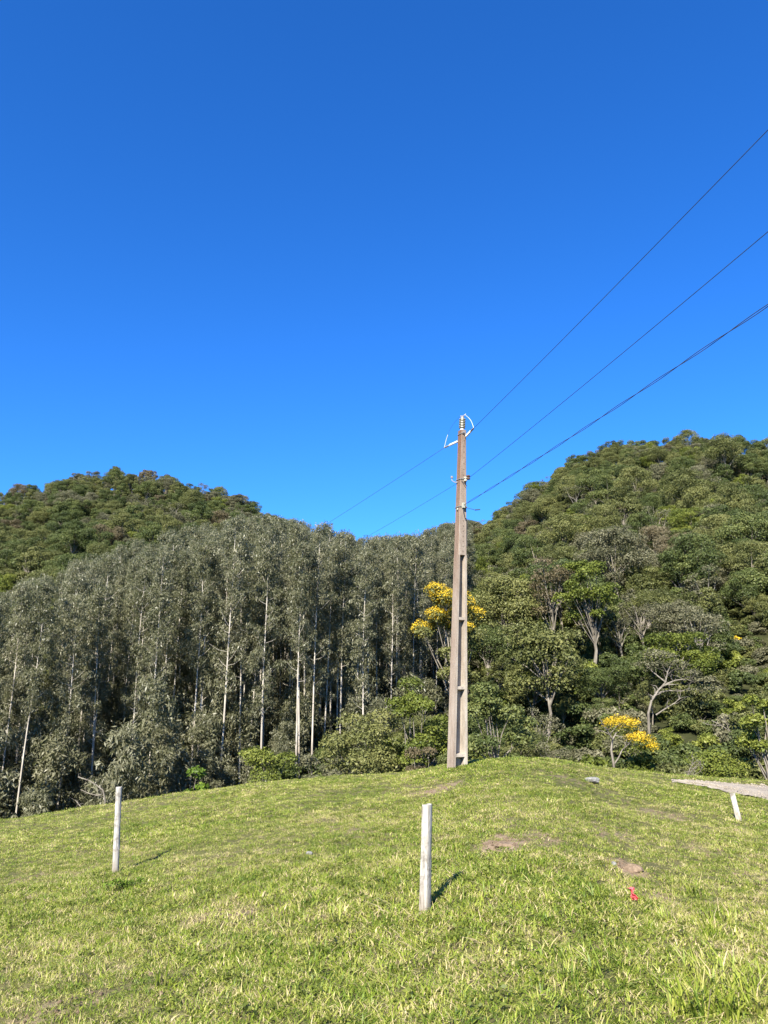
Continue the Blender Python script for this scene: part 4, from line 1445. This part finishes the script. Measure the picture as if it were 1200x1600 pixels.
# ------------------------------------------------------------------ grass
def grass_mat():
    m, nt, out = new_mat('grass_blades')
    pos = node(nt, 'ShaderNodeNewGeometry').outputs['Position']
    info = node(nt, 'ShaderNodeObjectInfo')
    big = noise(nt, 0.55, 4, 0.65, pos)
    small = noise(nt, 4.0, 4, 0.75, pos)
    t = attr(nt, 'tone')
    dry = math_n(nt, 'ADD', math_n(nt, 'MULTIPLY', math_n(nt, 'SUBTRACT', big, 0.5), 1.5), math_n(nt, 'MULTIPLY', math_n(nt, 'SUBTRACT', small, 0.5), 1.7))
    dry = math_n(nt, 'ADD', dry, math_n(nt, 'MULTIPLY', math_n(nt, 'SUBTRACT', info.outputs['Random'], 0.5), 0.35))
    f = math_n(nt, 'ADD', math_n(nt, 'ADD', dry, 0.035), t, clamp=True)
    c = ramp(nt, f, [(0.0, (0.085, 0.135, 0.012)), (0.28, (0.175, 0.230, 0.022)), (0.53, (0.280, 0.308, 0.046)), (0.74, (0.370, 0.338, 0.115)), (1.0, (0.50, 0.405, 0.225))])
    p = principled(nt, None, c, rough=0.5, spec=0.3)
    tr = node(nt, 'ShaderNodeBsdfTranslucent')
    nt.links.new(c, tr.inputs[0])
    mx = node(nt, 'ShaderNodeMixShader'); mx.inputs[0].default_value = 0.3
    nt.links.new(p.outputs[0], mx.inputs[1]); nt.links.new(tr.outputs[0], mx.inputs[2])
    nt.links.new(mx.outputs[0], out.inputs[0])
    return m


M['grass'] = grass_mat()


def tuft(seed, n, rad, h0, h1, w, bend=0.6, dry=0.24):
    rng = np.random.default_rng(seed)
    V, Q, T = [], [], []
    for i in range(n):
        a = rng.random() * 6.28; rr = rad * math.sqrt(rng.random())
        p = np.array([math.cos(a) * rr, math.sin(a) * rr, -0.01])
        h = rng.uniform(h0, h1); ww = w * rng.uniform(0.7, 1.3)
        az = rng.random() * 6.28
        ln = h * rng.uniform(0.1, 1.0) * bend
        d = np.array([math.cos(az), math.sin(az), 0]); sd = np.array([-math.sin(az + rng.normal() * .5), math.cos(az), 0]) * ww / 2
        m1 = p + d * ln * 0.30 + np.array([0, 0, h * 0.55]); e = p + d * ln + np.array([0, 0, h * rng.uniform(0.75, 1.0)])
        k = len(V)
        V += [p - sd, p + sd, m1 + sd * 0.9, m1 - sd * 0.9, e + sd * 0.12, e - sd * 0.12]
        Q += [(k, k + 1, k + 2, k + 3), (k + 3, k + 2, k + 4, k + 5)]
        t = rng.uniform(0.12, 0.52) if rng.random() > dry else rng.uniform(0.65, 1.0)
        T += [t] * 6
    return np.array(V), np.array(Q), np.array(T)


gcol = bpy.data.collections.new('grass_sources')
specs = [(46, 0.10, 0.015, 0.05, 0.0050, 2.2), (46, 0.10, 0.012, 0.04, 0.0048, 3.0, 0.30), (40, 0.09, 0.02, 0.065, 0.0054, 1.7), (50, 0.11, 0.010, 0.034, 0.0048, 3.4, 0.34),
         (30, 0.07, 0.07, 0.17, 0.0075, 1.1, 0.08), (26, 0.06, 0.09, 0.22, 0.0095, 1.2, 0.05),
         (38, 0.14, 0.02, 0.05, 0.0095, 2.2), (38, 0.14, 0.015, 0.04, 0.0090, 3.0)]
for i, sp in enumerate(specs):
    v, q, t = tuft(900 + i, *sp)
    gcol.objects.link(bpy.data.objects.new('tuft_%02d' % i, np_mesh('tuft_%02d' % i, v, quads=q, mat=M['grass'], tone=t)))
for i in range(2):                                            # broad-leaved rosettes among the grass
    rg = np.random.default_rng(950 + i)
    C = np.array([(rg.normal() * 0.05, rg.normal() * 0.05, 0.02 + 0.02 * rg.random()) for _ in range(5)])
    v, q, t = leaf_quads(rg, C, np.full(5, 0.035), 6, 0.026, 0.5, flat=0.5)
    gcol.objects.link(bpy.data.objects.new('tuft_%02d' % (8 + i), np_mesh('tuft_%02d' % (8 + i), v, quads=q, mat=M['leaf_lime'], tone=t)))
rng = np.random.default_rng(77)
px, py, pidx, psc = [], [], [], []
for r0, r1, dens, idxs, half in [(1.2, 4.0, 60, (0, 1, 2, 3), 50), (4.0, 8.5, 250, (0, 1, 1, 2, 3, 3), 36), (8.5, 13, 205, (0, 1, 1, 2, 3, 3), 35), (13, 19, 130, (6, 7), 36), (19, 27, 45, (6, 7), 40), (4, 26, 25, (6, 7), 66), (1.5, 13, 70, (0, 1, 2, 3), 68)]:
    ar = R(half) * (r1 * r1 - r0 * r0)
    n = int(ar * dens)
    a = (rng.random(n) * 2 - 1) * R(half); r = np.sqrt(r0 * r0 + rng.random(n) * (r1 * r1 - r0 * r0))
    x, y = r * np.sin(a), r * np.cos(a)
    d = dirt_at(x, y)
    ok = (rng.random(n) > d * 0.86) & (~in_road(x, y) | (rng.random(n) < 0.13))
    x, y, d = x[ok], y[ok], d[ok]
    pick = rng.choice(idxs, len(x)); pick[rng.random(len(x)) < 0.035] = 8 + (len(px) % 2)
    px.append(x); py.append(y); pidx.append(pick)
    short = 1.0 - 0.30 * np.clip((np.hypot(x, y) - 6.5) / 5.0, 0, 1)
    lush = 0.5 + 0.5 * np.sin(0.9 * x + 0.5 * y + 1) * np.sin(0.7 * y - 0.4 * x)
    psc.append(short * (0.7 + 0.45 * lush) * (1 - 0.45 * d) * rng.uniform(0.65, 1.4, len(x)))
# longer tussocks, mostly low on the right
n = 900
x = rng.uniform(-4, 6, n); y = rng.uniform(3.6, 9, n)
w = np.clip((x - 0.3) / 2.5, 0.05, 1) * np.clip((7.5 - y) / 3, 0.08, 1)
ok = rng.random(n) < w * 0.8
px.append(x[ok]); py.append(y[ok]); pidx.append(rng.choice((4, 5), ok.sum())); psc.append(rng.uniform(0.55, 1.0, ok.sum()))
for u, v in ((1120, 1560), (1140, 1545), (1100, 1580), (1160, 1575), (1085, 1590), (1135, 1590), (1180, 1560), (1190, 1590), (1110, 1545), (1060, 1585)):
    b = ground_hit(u, v)
    px.append(np.array([b.x])); py.append(np.array([b.y])); pidx.append(np.array([5])); psc.append(np.array([1.15]))
px, py, pidx, psc = map(np.concatenate, (px, py, pidx, psc))
pz = terrain(px, py)
n = len(px)
rots = np.stack([rng.normal(size=n) * 0.12, rng.normal(size=n) * 0.12, rng.random(n) * 6.28], -1)
grass = scatter('grass', np.stack([px, py, pz], -1), rots, np.repeat(psc[:, None], 3, 1), pidx, gcol)
tag(grass, 'short sunlit pasture grass with dry straw patches', kind='stuff')
ccol = bpy.data.collections.new('crumb_sources')
for i in range(3):
    rg = np.random.default_rng(970 + i)
    V = []
    for k in range(8):
        for j in range(5):
            th, ph = math.pi * (j + 0.5) / 5, 2 * math.pi * k / 8
            V.append(np.array([math.sin(th) * math.cos(ph), math.sin(th) * math.sin(ph), math.cos(th) * 0.7]) * (0.6 + 0.5 * rg.random()))
    F = [(k * 5 + j, k * 5 + j + 1, ((k + 1) % 8) * 5 + j + 1, ((k + 1) % 8) * 5 + j) for k in range(8) for j in range(4)]
    F += [tuple(k * 5 for k in range(8)), tuple(k * 5 + 4 for k in range(7, -1, -1))]
    ccol.objects.link(bpy.data.objects.new('crumb_%d' % i, np_mesh('crumb_%d' % i, V, faces=F, mat=M['earth'])))
cx, cy = [], []
for p, rad, st in PATCH:
    k = int(260 * rad * st)
    cx.append(p.x + rng.normal(size=k) * rad * 0.55); cy.append(p.y + rng.normal(size=k) * rad * 0.65)
cx, cy = np.concatenate(cx), np.concatenate(cy)
cs = 0.006 + 0.016 * rng.random(len(cx)) ** 3
crumbs = scatter('soil_crumbs', np.stack([cx, cy, terrain(cx, cy) + cs * 0.2], -1), rng.random((len(cx), 3)) * 6, np.repeat(cs[:, None], 3, 1), rng.integers(0, 3, len(cx)), ccol)
tag(crumbs, 'loose crumbs of brown soil on the bare patches', kind='stuff')
gr_col = bpy.data.collections.new('gravel_sources')
for i in range(3):
    o = bpy.data.objects.new('gravel_stone_%d' % i, bpy.data.objects[ccol.objects[i].name].data.copy())
    o.data.materials[0] = M['gravel']
    gr_col.objects.link(o)
k = 4500
ga = rng.uniform(ROAD_AZ[0], R(48), k); f = rng.random(k)
gr = np.interp(ga, ROAD_AZ, ROAD_RN) * (1 - f) + np.interp(ga, ROAD_AZ, ROAD_RF) * f
gx, gy = gr * np.sin(ga), gr * np.cos(ga)
g_s = 0.006 + 0.022 * rng.random(k) ** 4
loose = scatter('gravel', np.stack([gx, gy, terrain(gx, gy) + 0.05 + g_s * 0.2], -1), rng.random((k, 3)) * 6, np.repeat(g_s[:, None], 3, 1), rng.integers(0, 3, k), gr_col)
tag(loose, 'loose pale gravel lying on the track', kind='stuff')
print('COUNTS euc', N_EUC, 'native', N_NAT, 'far', len(far_instances), 'grass', n)
